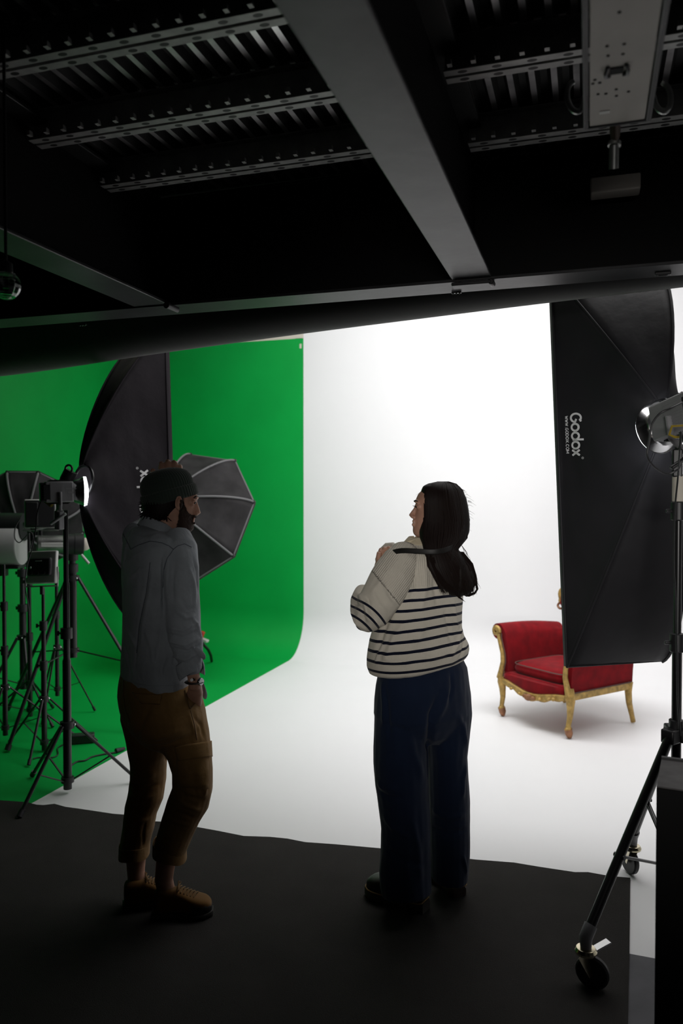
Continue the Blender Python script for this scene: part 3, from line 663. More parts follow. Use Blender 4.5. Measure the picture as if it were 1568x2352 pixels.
# tube lamp at the left edge
c0 = cpt(-60, 1252, 5.6); c1 = cpt(52, 1252, 5.6); ax = (c1-c0).normalized(); L = (c1-c0).length
t = thing('tube_lamp', 'large white cylindrical lamp cut by the left edge', 'lamp', c0)
b = MB(); b.lathe([(.0001, 0), (.145, 0), (.147, L-.01), (.14, L), (.0001, L)], c0, ax, 40)
M['whitemesh'] = mat('white_perforated_metal', (.42, .42, .42), .5, bump=(260, .6, .002)); b.build('drum', M['whitemesh'], t)
b = MB(); b.lathe([(.10, -.01), (.10, L+.01)], c0+UP*.13+FH*.02, ax, 24, cap=True); b.build('top_shade', M['blackplastic'], t)
b = MB(); b.box((c0+c1)/2-UP*.155, (L, .16, .018), Matrix((ax, UP.cross(ax), UP)).transposed()); b.build('base_rail', M['steel'], t, bevel=.003)
b = MB(); b.box(c0+ax*L*.55-UP*.19, (.09, .05, .06), Matrix((ax, UP.cross(ax), UP)).transposed()); b.build('bracket', M['blackplastic'], t, bevel=.004)
# power brick and floor cable
b = MB(); q = fp(187, 1706); b.box(q+UP*.03, (.16, .07, .055), Matrix.Rotation(YAW+.25, 3, 'Z')); tag(b.build('power_supply', M['blackplastic'], None, bevel=.006), 'black power supply brick lying on the green floor', 'power supply')
def fl(px, py): return fp(px, py)+UP*.006
cable('floor_cable', 'black cable snaking over the green floor towards the white floor edge', [fl(162, 1762), fl(176, 1752), fl(195, 1749), (fl(210, 1741)), fl(235, 1735), fl(262, 1731), fl(280, 1726)], .005)
b = MB(); b.tube([fl(266, 1730)+UP*.008, fl(286, 1724)+UP*.008], [.016, .009], 10); tag(b.build('cable_plug', M['blackplastic'], None), 'black plug at the end of the floor cable on the green floor', 'plug')
cable('floor_cable', 'thin black cable curling from the power supply past the nearest stand', [fl(160, 1706), fl(140, 1715), fl(132, 1722), fl(133, 1735), fl(120, 1742), fl(90, 1742), fl(76, 1745)], .004)
# ---- right wheeled stand
c = Vector((P(1558, 1135, 2.785).x, P(1558, 1135, 2.785).y, 0)); t = thing('wheeled_stand', 'black tripod stand on castors at the right edge, holding the dark lamp', 'light stand', c)
def pz(px, py, d): return P(px, py, d)
b = MB(); b.tube([c+UP*.40, c+UP*1.08], .017, 14); b.tube([c+UP*1.05, c+UP*1.60], .0135, 14); b.build('pole', M['blackmetal'], t)
b = MB(); b.tube([c+UP*1.59, Vector((ybR.x, ybR.y, ybR.z-.06))], .012, 12); b.build('riser', M['galv'], t)
b = MB(); b.lathe([(.014, -.05), (.022, -.045), (.022, .045), (.014, .05)], c+UP*1.620, UP, 14); b.build('tape_band', M['cream'], t)
for z in (1.07, 1.54, .76): b = MB(); b.lathe([(.014, -.035), (.026, -.032), (.026, .032), (.014, .035)], c+UP*z, UP, 14); b.tube([c+UP*z, c+UP*z-RIGHT*.045], .007, 8); b.build('collar', M['blackplastic'], t, bevel=.002)
feet = [P(1345, 2170, 2.53), P(1452, 1957, 3.27), c+RIGHT*.45+FH*-.16]
hub = c+UP*.74
for i, f in enumerate(feet):
    top = Vector((f.x, f.y, .17)); dr = (top-c); dr.z = 0; dr.normalize(); a = hub+dr*.04
    b = MB(); b.tube([a, top], .0165, 14); b.build('leg', M['blackmetal'], t)
    b = MB(); b.box(a-dr*.005, (.05, .05, .05), Matrix.Rotation(math.atan2(dr.y, dr.x), 3, 'Z')); b.build('hinge', M['blackplastic'], t, bevel=.006)
    m_ = a.lerp(top, .62); lb = c+UP*.26
    b = MB(); b.tube([lb, m_], .010, 10, flat=.5); b.build('brace', M['blackmetal'], t)
    b = MB(); b.tube([m_-dr.cross(UP)*.02, m_+dr.cross(UP)*.02], .008, 8); b.build('brace_bolt', M['blackplastic'], t)
    ld = (a-top).normalized()
    ks = MB(); ks.tube([top+ld*.04, top-ld*.002, Vector((top.x, top.y, .135))], [.021, .021, .018], 14); cs_ = ks.build('castor_socket', M['greyplastic'], t)
    wa = (dr.cross(UP)+dr*.3).normalized() if i else (FH*.85+RIGHT*.5).normalized(); wc = Vector((top.x, top.y, .055))+(dr*.03 if i else RIGHT*.022)
    ks = MB(); ks.lathe([(.0001, -.008), (.034, -.008), (.036, 0), (.030, .010), (.0001, .012)], Vector((top.x, top.y, .125)), UP, 20)
    for s in (-1, 1): ks.prism([Vector((top.x, top.y, .12))+dr*-.02+wa*s*.017, Vector((top.x, top.y, .12))+dr*.03+wa*s*.017, wc+dr*.008+wa*s*.017-UP*.008, wc-dr*.008+wa*s*.017-UP*.008], wa*s*.003)
    ks.build('castor_fork', M['chrome'], t, bevel=.001)
    ks = MB(); ks.lathe([(.0001, -.011), (.02, -.011), (.048, -.012), (.0535, -.006), (.0535, .006), (.048, .012), (.02, .011), (.0001, .011)], wc, wa, 28); ks.build('castor_wheel', M['blackplastic'], t)
    ks = MB(); bd = (RIGHT*.9+FH*.3).normalized() if i == 0 else dr; q = Vector((top.x, top.y, .118))
    ks.box(q+bd*.055+UP*.012, (.07, .028, .006), (Matrix.Rotation(math.atan2(bd.y, bd.x), 3, 'Z') @ Matrix.Rotation(-.3, 3, 'Y'))); ks.build('brake_pedal', M['silver'], t, bevel=.002)
# ---- black plinth
zt_ = .855
f0 = onz(1507, 1805, zt_); k0 = onz(1519, 1742, zt_)
ed = (k0-f0); ed.z = 0; L = ed.length; ed.normalize(); sd = Vector((ed.y, -ed.x, 0))
t = thing('plinth', 'black plinth cut by the right edge, in front of the wheeled stand', 'plinth', (f0+sd*.25).xy.to_3d())
b = MB(); b.prism([Vector((f0.x, f0.y, .006)), Vector((f0.x, f0.y, .006))+ed*L, Vector((f0.x, f0.y, .006))+ed*L+sd*.5, Vector((f0.x, f0.y, .006))+sd*.5], UP*(zt_-.010)); b.build('body', M['blackmetal2'], t, bevel=.003)
b = MB(); b.prism([f0-UP*.004, f0+ed*L-UP*.004, f0+ed*L+sd*.5-UP*.004, f0+sd*.5-UP*.004], UP*.004); b.build('top', mat('mottled_grey_top', (.085, .08, .08), .6, bump=(120, .2, .001), var=(30, .2)), t, bevel=.001)  # top is a lighter, mottled grey than the body
b = MB(); b.tube([f0+ed*L, f0+ed*L+sd*.5], .008, 8); b.build('rear_edge_trim', M['blackmetal'], t)
# ================================================================ ARMCHAIR
M['velvet'] = mat('red_velvet', (.19, .001, .005), .85, spec=.15, sheen=.08, bump=(25, .25, .004), var=(14, .25))
M['gilt'] = mat('worn_gilt_wood', (.45, .29, .085), .5, metal=.3, bump=(60, .6, .003), var=(30, .35))
M['giltdark'] = mat('red_brown_gilt_wood', (.30, .13, .06), .5, metal=.2, bump=(60, .5, .003), var=(30, .4))
M['nail'] = mat('dark_braid', (.11, .06, .05), .6)
def cw(x, d): v = CAM+RIGHT*x+FH*d; return Vector((v.x, v.y, 0))
FLc, FRc, BRc = cw(1.164, 5.61), cw(1.492, 5.09), cw(1.962, 5.46)
O = (FLc+FRc)/2; AX = (FRc-FLc).normalized(); AY = Vector((-AX.y, AX.x, 0)); HWc = (FRc-FLc).length/2; DP = (BRc-FRc).length
def ch(x, y, z): return O+AX*x+AY*y+UP*z
chair = thing('armchair', 'antique red velvet armchair with carved gilt frame on the white floor', 'armchair', O+AY*DP/2)
def cabriole(x, y, s, name='front_leg'):
    b = MB(); pts = [(0, 0, .012, .013), (0, 0, .035, .022), (-.0, -.012, .06, .024), (0, -.012, .085, .016), (s*.002, .0, .14, .019), (s*.006, 0, .20, .024), (s*.010, -.004, .25, .031), (s*.008, -.004, .29, .030), (s*.004, 0, .33, .022)]
    b.tube([ch(x+a, y+c_, z) for a, c_, z, r in pts], [p_[3] for p_ in pts], 14); b.sph(ch(x, y-.022, .062), .017, 10, 8); o = b.build(name, M['gilt'], chair)
    b = MB(); b.tube([ch(x, y, .006), ch(x, y-.004, .03), ch(x, y-.014, .066)], [.0145, .024, .026], 14); b.build('carved_foot', M['giltdark'], o if 0 else chair)
    b = MB(); b.sph(ch(x, y-.028, .27), (.014, .010, .028), 10, 8); b.build('leg_carving', M['gilt'], chair)
cabriole(-HWc, 0, -1); cabriole(HWc, 0, 1)
for s in (-1, 1):
    b = MB(); b.tube([ch(s*HWc, DP+.045, .012), ch(s*HWc, DP+.03, .06), ch(s*HWc, DP, .15), ch(s*HWc, DP-.01, .23), ch(s*HWc, DP, .30)], [.017, .017, .021, .024, .026], 12); b.build('rear_leg', M['gilt'], chair)
# apron (serpentine front rail)
b = MB(); rows = []
for i in range(25):
    v = i/24; x = lerp(-HWc+.02, HWc-.02, v); drop = .03*math.cos(2*PI*v)+.012*math.cos(6*PI*v); y = -.018-.02*math.sin(PI*v)
    zt2 = .262+.020*math.cos(2*PI*v); zb = zt2-.045-.010*math.sin(PI*v)**2+ .006*math.cos(10*PI*v)
    rows.append([ch(x, y, zt2), ch(x, y-.012, zt2-.008), ch(x, y-.012, zb+.008), ch(x, y, zb), ch(x, y+.03, zb), ch(x, y+.03, zt2)])
b.rings(rows); b.build('front_apron', M['gilt'], chair, angle=50)
for x, r in ((0, .024), (-.035, .014), (.04, .014), (-.09, .010), (.10, .010), (-.17, .009), (.18, .011), (.215, .012)):
    v = (x+HWc)/(2*HWc); b = MB(); b.sph(ch(x, -.050-.01*math.sin(PI*v), .232+.02*math.cos(2*PI*v)), (r*1.3, r*.7, r), 12, 8); b.build('apron_carving', M['giltdark'] if abs(x) < .05 else M['gilt'], chair)
# side and back rails
for s in (-1, 1):
    b = MB(); b.box((ch(s*HWc, .02, .272)+ch(s*HWc, DP, .272))/2, (.03, DP, .05), Matrix((AX, AY, UP)).transposed()); b.build('side_rail', M['gilt'], chair, bevel=.006)
b = MB(); b.box(ch(0, DP, .272), (2*HWc, .03, .05), Matrix((AX, AY, UP)).transposed()); b.build('back_rail', M['gilt'], chair, bevel=.006)
# arms: rolled upholstered walls, swept outwards at the top
def armprof(s):   # (x outward, z, inner thickness)
    return [(.0, .29), (-.004, .36), (.006, .44), (.016, .52), (.024, .58), (.03, .62)]
for s in (-1, 1):
    b = MB(); rs = []
    for j in range(11):
        y = lerp(.0, DP+.02, j/10); zt3 = .662+.012*math.sin(PI*j/10)-.0040*j
        ring = []
        k = zt3-.668
        inner = [(-.055, .29), (-.05, .40), (-.045, .50), (-.03, .58), (-.01, .63+k)]
        rc_ = (.055, .612+k); roll = [(rc_[0]+.060*math.cos(a), rc_[1]+.058*math.sin(a)) for a in [math.radians(150-i*22) for i in range(14)]]
        outer = [(.030, .54), (.022, .46), (.014, .38), (.010, .29)]
        for xo, z in inner+roll+outer: ring.append(ch(s*(HWc+xo), y, z))
        rs.append(ring)
    b.rings(rs, True); b.build('arm', M['velvet'], chair, angle=70)
    # gilt front post with scroll
    b = MB(); ps = [(.012, .28), (-.002, .33), (-.020, .40), (-.016, .46), (.006, .52), (.022, .57), (.022, .60)]
    b.tube([ch(s*(HWc+a), -.022, z) for a, z in ps], [.026, .022, .019, .018, .016, .016, .015], 12, flat=.9)
    sc = [(.045+.036*(1-i/22*.75)*math.cos(math.radians(190-i*24)), .612+.036*(1-i/22*.75)*math.sin(math.radians(190-i*24))) for i in range(20)]
    b.tube([ch(s*(HWc+a), -.026, z) for a, z in sc], .012, 10); b.build('arm_post', M['gilt'], chair)
    b = MB(); b.lathe([(.0001, -.004), (.038, -.004), (.038, .004)], ch(s*(HWc+.05), -.012, .612), AY, 24); b.build('scroll_disc', M['giltdark'], chair)
    b = MB()
    b.tube([ch(s*(HWc+a+.022*s*s*-1), -.018, z) for a, z in ps], .004, 6); b.tube([ch(s*(HWc+.02), -.01+0*0, .30), ch(s*(HWc+.02), DP, .30)], .0045, 6); b.build('braid', M['nail'], chair)
# seat
b = MB(); b.box(ch(0, DP/2-.01, .30), (2*HWc-.03, DP, .06), Matrix((AX, AY, UP)).transposed()); b.build('seat_base', M['velvet'], chair, bevel=.012)
b = MB(); rows = []
for i in range(25):
    v = i/24; x = lerp(-HWc+.03, HWc-.03, v); y = -.020-.02*math.sin(PI*v); zt2 = .262+.020*math.cos(2*PI*v)
    rows.append([ch(x, y+.004, zt2-.004), ch(x, y-.004, zt2+.02), ch(x, y, .318), ch(x, y+.05, .325)])
b.grid(rows); b.build('seat_front', M['velvet'], chair, solid=.004, angle=70)
b = MB(); rs = []; cx, cy, cz = HWc-.055, DP/2-.04, .055
for i in range(15):
    a = -PI/2+PI*i/14; k = max(math.cos(a), .02)**.35; z = .365+cz*math.sin(a)+0; ring = []
    for j in range(48):
        q = 2*PI*j/48; ex = abs(math.cos(q))**.3*math.copysign(1, math.cos(q)); ey = abs(math.sin(q))**.3*math.copysign(1, math.sin(q))
        ring.append(ch(ex*cx*k, DP/2-.03+ey*cy*k, z+(.012*(1-ex*ex)*(1-ey*ey) if a > 0 else 0)))
    rs.append(ring)
b.rings(rs, True); cu = b.build('seat_cushion', M['velvet'], chair, angle=60)
b = MB(); ring = []
for j in range(48):
    q = 2*PI*j/48; ex = abs(math.cos(q))**.3*math.copysign(1, math.cos(q)); ey = abs(math.sin(q))**.3*math.copysign(1, math.sin(q)); ring.append(ch(ex*cx*.99, DP/2-.03+ey*cy*.99, .398))
b.tube(ring, .004, 6, closed=True); b.build('cushion_piping', M['nail'], cu)
# backrest with gilt outline
def bk(x, z, o=0): return ch(x, DP-.01+(z-.3)*.16+o, z)
out = [(-.27, .30), (-.285, .50), (-.285, .60), (-.272, .67), (-.315, .735), (-.366, .78), (-.362, .86), (-.27, .91), (-.13, .97), (0, 1.02)]
out = out+[(-x, z) for x, z in out[-2::-1]]
b = MB(); b.rings([[bk(x*.93, .3+(z-.3)*.97, -.045) for x, z in out], [bk(x*.98, .3+(z-.3)*.99, -.02) for x, z in out], [bk(x*.98, z, .03) for x, z in out]]); b.build('backrest', M['velvet'], chair, angle=50)
b = MB(); b.tube([bk(x, z, 0) for x, z in out], [.022, .020, .019, .018, .022, .026, .026, .022, .02, .026, .02, .022, .026, .026, .022, .018, .019, .020, .022], 12); b.build('back_frame', M['gilt'], chair)
for s in (-1, 1):
    b = MB(); sc = [(s*(.350)-s*.030*math.cos(math.radians(i*26)), .745+.022*math.sin(math.radians(i*26))) for i in range(12)]
    b.tube([bk(x, z, -.02) for x, z in sc], .009, 8); b.build('back_scroll', M['giltdark'], chair)
    b = MB(); b.sph(bk(s*.362, .83, -.015), (.026, .018, .050), 12, 8); b.build('corner_ornament', M['gilt'], chair)
b = MB(); b.sph(bk(0, 1.05, 0), (.06, .025, .04), 14, 8); b.build('crest', M['gilt'], chair)
# ================================================================ PEOPLE
from mathutils import noise
def axes(fa):
    """fa: heading in the horizontal plane, degrees clockwise from the view direction; returns forward, right-hand side"""
    a = math.radians(fa); f = RIGHT*math.sin(a)+FH*math.cos(a); f.z = 0; f.normalize(); return f, Vector((f.y, -f.x, 0))
def limb(mb, pts, n=20, ref=None, endk=.45):
    """tapered tube: each point (px, py, depth, half width px, half depth m)"""
    c = [P(p[0], p[1], p[2]) for p in pts]; rs = []
    for i, p in enumerate(pts):
        T = (c[min(i+1, len(c)-1)]-c[max(i-1, 0)]).normalized()
        S = T.cross(FH); S = RIGHT.copy() if S.length < .15 else S.normalized()
        D = S.cross(T).normalized(); rw = p[3]*p[2]/F; rd = p[4]
        rs.append([c[i]+S*(math.cos(2*PI*j/n)*rw)+D*(math.sin(2*PI*j/n)*rd) for j in range(n)])
    # rounded ends
    def capr(c0, ring, T, k): return [c0+T*k+(q-c0)*(.55 if k > .01 else .9) for q in ring]
    T0 = (c[0]-c[1]).normalized(); T1 = (c[-1]-c[-2]).normalized()
    r0 = pts[0][3]*pts[0][2]/F*.45; r1 = pts[-1][3]*pts[-1][2]/F*endk
    rs = [capr(c[0], rs[0], T0, r0)]+rs+[capr(c[-1], rs[-1], T1, r1)]
    return mb.rings(rs, True)
def trunk(mb, rows, d, fa, ratio=.62, n=36):
    """body block: rows (py, xl, xr, tilt px[, depth[, ratio]]) as rotated horizontal ellipses whose silhouette is xl..xr"""
    f, s = axes(fa); rs = []
    for row in rows:
        py, xl, xr, tl = row[:4]; dd = row[4] if len(row) > 4 else d; rt = row[5] if len(row) > 5 else ratio
        hw = (xr-xl)/2*dd/F; cs_, sn = abs(s.dot(RIGHT)), abs(f.dot(RIGHT))
        a = hw/math.sqrt(cs_**2+(rt*sn)**2); b = a*rt; c = P((xl+xr)/2, py, dd); ring = []
        for j in range(n):
            q = 2*PI*j/n; ca, sa = math.cos(q), math.sin(q); ex = abs(ca)**.9*math.copysign(1, ca); ey = abs(sa)**.9*math.copysign(1, sa)
            v = s*(a*ex)+f*(b*ey); v.z = v.dot(RIGHT)*(tl/((xr-xl)/2)) if xr > xl else 0
            ring.append(c+v)
        rs.append(ring)
    return mb.rings(rs, True)
def remeshed(name, mb, mats, parent, vox=.005, smooth=6, fn=None, extra=None):
    o = mb.build(name, mats, parent, smooth=True)
    m = o.modifiers.new('r', 'REMESH'); m.mode = 'VOXEL'; m.voxel_size = vox; m.use_smooth_shade = True
    if smooth: s_ = o.modifiers.new('s', 'SMOOTH'); s_.iterations = smooth; s_.factor = .5
    dg = bpy.context.evaluated_depsgraph_get(); me = bpy.data.meshes.new_from_object(o.evaluated_get(dg)); old = o.data; o.modifiers.clear(); o.data = me; bpy.data.meshes.remove(old)
    me.name = name
    if not len(me.materials):
        for k in (mats if isinstance(mats, (list, tuple)) else [mats]): me.materials.append(k)
    if fn: fn(o)
    me.polygons.foreach_set('use_smooth', [True]*len(me.polygons)); me.update()
    return o
def vn(o):
    me = o.data; n = len(me.vertices); co = np.empty(n*3); me.vertices.foreach_get('co', co); no = np.empty(n*3)
    me.vertex_normals.foreach_get('vector', no); return co.reshape(-1, 3)+np.array(wloc(o)), no.reshape(-1, 3)
def setco(o, co): o.data.vertices.foreach_set('co', (co-np.array(wloc(o))).ravel()); o.data.update()
def projpx(co):
    v = (np.array(MW.inverted().to_3x3()) @ (co-np.array(CAM)).T).T; d = -v[:, 2]; return np.stack([784+F*v[:, 0]/d, 1176-F*v[:, 1]/d, d], 1)
def seg_dist(co, a, b):
    ab = b-a; t = np.clip(((co-a) @ ab)/(ab @ ab+1e-12), 0, 1); return np.linalg.norm(co-(a+t[:, None]*ab), axis=1)
def folds(o, lines, noise_amp=.0, noise_sc=(9, 9, 4)):
    """creases (px polyline, width m, height m) laid on the visible surface; height<0 is a groove"""
    co, no = vn(o); tree = bvh([o]); disp = np.zeros(len(co))
    for pl, wd, ht in lines:
        pts = []
        for a, b in zip(pl[:-1], pl[1:]):
            for k in range(4): h = hit(tree, lerp(a[0], b[0], k/4), lerp(a[1], b[1], k/4), 0); pts.append(h)
        pts.append(hit(tree, pl[-1][0], pl[-1][1], 0)); pts = [np.array(p) for p in pts if p is not None]
        if len(pts) < 2: continue
        dm = np.full(len(co), 9.)
        for i, (a, b) in enumerate(zip(pts[:-1], pts[1:])):
            if np.linalg.norm(a-b) > .12: continue
            dm = np.minimum(dm, seg_dist(co, a, b))
        c0 = np.array(pts[0]); c1 = np.array(pts[-1])
        L = np.linalg.norm(c1-c0)+1e-6; e = np.minimum(np.linalg.norm(co-c0, axis=1), np.linalg.norm(co-c1, axis=1)); fade = np.clip(e/(L*.25), 0.15, 1)
        disp += ht*np.exp(-(dm/wd)**2)*fade
    if noise_amp:
        for i in range(len(co)):
            p = co[i]; v = Vector((p[0]*noise_sc[0], p[1]*noise_sc[1], p[2]*noise_sc[2])); disp[i] += noise_amp*(noise.noise(v)+.5*noise.noise(v*2.3)+.25*noise.noise(v*5.1))
    setco(o, co+no*disp[:, None])
def fabric(name, col, scale=900, rough=.85, sheen=.1, var=.12, wr=(22, .5, .006), spec=.2):
    m = mat(name, col, rough, var=(9, var), sheen=sheen, spec=spec); nt = m.node_tree; b = nt.nodes['Principled BSDF']
    tc = nt.nodes.new('ShaderNodeTexCoord'); n1 = nt.nodes.new('ShaderNodeTexNoise'); n1.inputs['Scale'].default_value = wr[0]; n1.inputs['Detail'].default_value = 5; n1.inputs['Distortion'].default_value = .8
    n2 = nt.nodes.new('ShaderNodeTexNoise'); n2.inputs['Scale'].default_value = scale
    for k in (n1, n2): nt.links.new(tc.outputs['Object'], k.inputs['Vector'])
    b1 = nt.nodes.new('ShaderNodeBump'); b1.inputs['Strength'].default_value = wr[1]; b1.inputs['Distance'].default_value = wr[2]
    b2 = nt.nodes.new('ShaderNodeBump'); b2.inputs['Strength'].default_value = .5; b2.inputs['Distance'].default_value = .0008
    nt.links.new(n1.outputs['Fac'], b1.inputs['Height']); nt.links.new(n2.outputs['Fac'], b2.inputs['Height']); nt.links.new(b1.outputs[0], b2.inputs['Normal']); nt.links.new(b2.outputs[0], b.inputs['Normal'])
    return m
M['skin'] = mat('skin', (.46, .255, .18), .5, var=(30, .08), bump=(300, .15, .0006), spec=.35)
M['skin'].node_tree.nodes['Principled BSDF'].inputs['Subsurface Weight'].default_value = 0
M['hairm'] = mat('dark_brown_hair', (.009, .006, .0048), .6, bump=(160, .6, .002), spec=.18)
M['beardm'] = mat('brown_beard', (.035, .018, .012), .7, bump=(400, 1.0, .003), var=(160, .4), spec=.3)
M['denim'] = fabric('faded_blue_grey_denim', (.33, .36, .39), wr=(17, .6, .012))
M['khaki'] = fabric('tan_canvas', (.235, .135, .045), wr=(13, .6, .010))
M['navy'] = fabric('navy_cotton', (.007, .015, .040), wr=(9, .3, .008))
M['wool'] = mat('dark_green_wool', (.028, .043, .033), .95, sheen=.25, bump=(500, .6, .001))
M['leathr'] = mat('black_leather', (.012, .011, .010), .5, spec=.3)
M['suede'] = fabric('ochre_suede', (.13, .062, .012), wr=(30, .2, .002))
M['sole'] = mat('dark_rubber_sole', (.02, .017, .014), .75)
M['eyew'] = mat('eye_white', (.35, .33, .31), .45, spec=.2); M['eyed'] = mat('dark_iris', (.01, .008, .006), .2)
M['thread'] = mat('ochre_stitching', (.20, .12, .04), .8)
M['seam'] = fabric('denim_seam', (.15, .17, .195)); M['seamk'] = fabric('canvas_seam', (.15, .085, .03))
def head(mb, rows, d, fa, n=32, taper=.22, flatb=0.0):
    """rows (py, back px, front px, half width m)"""
    f, s = axes(fa); sg = 1 if f.dot(RIGHT) > 0 else -1; near = s if s.dot(FH) < 0 else -s; rs = []
    fr = abs(f.dot(RIGHT))
    for py, xb, xf, w_ in rows:
        a = abs(xf-xb)/2*d/F/fr; c = P((xb+xf)/2, py, d); ring = []
        for j in range(n):
            q = 2*PI*j/n; ca, sa = math.cos(q), math.sin(q); e = .74 if ca > 0 and taper else 1; ca, sa = abs(ca)**e*math.copysign(1, ca), abs(sa)**e*math.copysign(1, sa); ring.append(c+f*(a*ca)+near*(w_*sa*(1-taper*max(0, ca)**1.5)))
        rs.append(ring)
    mb.rings(rs, True); return f, near
def shoe(name, parent, heel, toe, up_mat, sole_mat, sh=.03, wd=.050, ht=.075, lace=None, toecap=None, label=None, boot=0, welt=None):
    heel = Vector(heel); toe = Vector(toe); heel.z = toe.z = .0065; ax = (toe-heel); L = ax.length; ax.normalize(); sd = Vector((ax.y, -ax.x, 0))
    prof = [(0, .50, .75), (.04, .68, .95), (.15, .74, 1.0), (.30, .70, 1.0), (.42, .72, .95), (.55, .84, .80), (.68, .97, .66), (.80, .98, .56), (.90, .86, .50), (.97, .58, .38), (1.0, .30, .22)]
    def ring(t, w_, z0, z1, n=20, e=.6):
        r = []
        for j in range(n):
            q = 2*PI*j/n; ca, sa = math.cos(q), math.sin(q)
            r.append(heel+ax*(t*L)+sd*(wd*w_*abs(ca)**e*math.copysign(1, ca))+UP*((z0+z1)/2+(z1-z0)/2*abs(sa)**e*math.copysign(1, sa)))
        return r
    b = MB(); b.rings([ring(t, w_, sh*.7, sh+ht*h) for t, w_, h in prof])
    if boot: b.tube([heel+ax*L*.20+UP*(sh+.03), heel+ax*L*.20+UP*(sh+boot)], .048, 18)
    up = b.build(name, up_mat, parent, angle=70, subd=1)
    b = MB(); b.rings([ring(t, w_*1.07+.03, 0 if t > .42 or t < .35 else .004, sh, e=.35) for t, w_, h in [(-.02, .5, 0)]+prof[1:-1]+[(1.02, .36, 0)]]); b.build('sole', sole_mat, up, angle=50)
    if welt:
        b = MB(); q = [heel+ax*(t*L)+sd*(s_*wd*(w_*1.06+.03))+UP*(sh+.002) for s_ in (1,) for t, w_, h in prof]+[heel+ax*(t*L)-sd*(wd*(w_*1.06+.03))+UP*(sh+.002) for t, w_, h in prof[::-1]]
        b.tube(q, .0028, 6, closed=True); b.build('welt_stitch', welt, up)
    if toecap:
        b = MB(); b.rings([ring(t, w_*1.04, sh*.6, sh+ht*h*.72+.002) for t, w_, h in prof[-5:]]); b.build('toe_cap', toecap, up, angle=70)
    if lace:
        b = MB()
        for i in range(6):
            t = .42+.055*i; k = np.interp(t, [p_[0] for p_ in prof], [p_[2] for p_ in prof]); z = sh+ht*k+.004
            b.tube([heel+ax*(t*L)+sd*.022+UP*(z-.006), heel+ax*(t*L+.006)+UP*(z+.002), heel+ax*(t*L+.012)-sd*.022+UP*(z-.006)], .003, 6)
        z = sh+ht*.98
        for s_ in (-1, 1): b.tube([heel+ax*(.42*L)+UP*z+ax*0, heel+ax*(.42*L)+sd*s_*.02+UP*(z+.014), heel+ax*(.45*L)+sd*s_*.035+UP*(z+.004), heel+ax*(.42*L)+UP*z], .0025, 6)
        b.build('laces', lace, up)
    return up
def ribbons(name, tree, lines, wd, m, parent, off=.0015, solid=0):
    mb = MB()
    for l in lines: ribbon(mb, tree, l, wd, off=off, step=3)
    if mb.v: return mb.build(name, m, parent, recalc=False, solid=solid)
# ---------------------------------------------------------------- MAN
D0 = 3.05
base = onz(375, 2095, 0)
man = thing('person', 'person in a dark beanie, denim shirt and tan trousers, one hand on head', 'person', base)
FA = 58; HA = 74
f_, s_ = axes(FA)
mb = MB()
hf, hn = head(mb, [(1080, 372, 408, .030), (1086, 355, 420, .052), (1100, 342, 434, .068), (1120, 337, 443, .076), (1134, 336, 448, .078), (1143, 337, 451.5, .077), (1149, 338, 450, .076), (1154, 339, 447.5, .075), (1162, 341, 447.5, .074), (1170, 345, 447, .072), (1178, 350, 445.5, .069), (1184, 356, 443, .066), (1189, 360, 443.5, .064), (1194, 364, 440.5, .062), (1199, 367, 441.5, .059), (1205, 371, 437.5, .056), (1212, 377, 438, .050), (1218, 385, 433, .040), (1221, 392, 424, .026)], D0, HA)
mpt = lambda px, py, off=0: P(px, py, D0)+hn*off   # point on the head's mid plane
# nose, brow, lips, eye sockets
[mb.sph(mpt(440.6, 1154.5, k*.0265)-hf*.0032, .0138, 16, 12) for k in (-1, 1)]
mb.tube([mpt(447.5, 1150), mpt(450, 1160), mpt(453, 1170), mpt(455, 1177), mpt(449, 1181.5)], [.008, .0085, .0095, .0105, .008], 12)
for k in (-1, 1): mb.sph(mpt(450, 1179.5, k*.010), (.009, .008, .008), 10, 8)
mb.tube([mpt(446, 1143, -.045), mpt(451, 1142.5, -.02), mpt(452, 1143, 0), mpt(451, 1142.5, .02), mpt(446, 1143, .045)], .0075, 10)
mb.tube([mpt(443, 1190, -.02), mpt(445.5, 1190, 0), mpt(443, 1190, .02)], .0055, 8); mb.tube([mpt(442, 1197, -.017), mpt(444, 1197, 0), mpt(442, 1197, .017)], .0055, 8)
pass
# ears
for sg in (1, -1):
    ec = mpt(406, 1154, sg*.079); q = []
    for i in range(22):
        a = math.radians(-60+330*i/21); q.append(ec+RIGHT*(.0105*math.cos(a)+.002*math.sin(a))+UP*(.0235*math.sin(a))+hn*sg*(.006+.004*math.sin(a)-.003*math.cos(a)))
    mb.tube(q, [.0042-.0008*(i/21) for i in range(22)], 8)
    mb.sph(ec-UP*.022-hn*sg*.001, (.0085, .005, .010), 10, 8); mb.sph(ec-hn*sg*.001, (.011, .004, .024), 12, 8)
# neck and hidden torso core
limb(mb, [(392, 1180, 3.05, 33, .062), (382, 1210, 3.05, 31, .060), (368, 1240, 3.05, 34, .066), (356, 1275, 3.06, 45, .09)])
trunk(mb, [(1245, 310, 420, 0), (1270, 292, 425, 0), (1340, 290, 428, 0), (1440, 292, 420, 0), (1520, 290, 430, 0), (1600, 290, 440, 0), (1650, 300, 450, 0)], 3.07, FA)
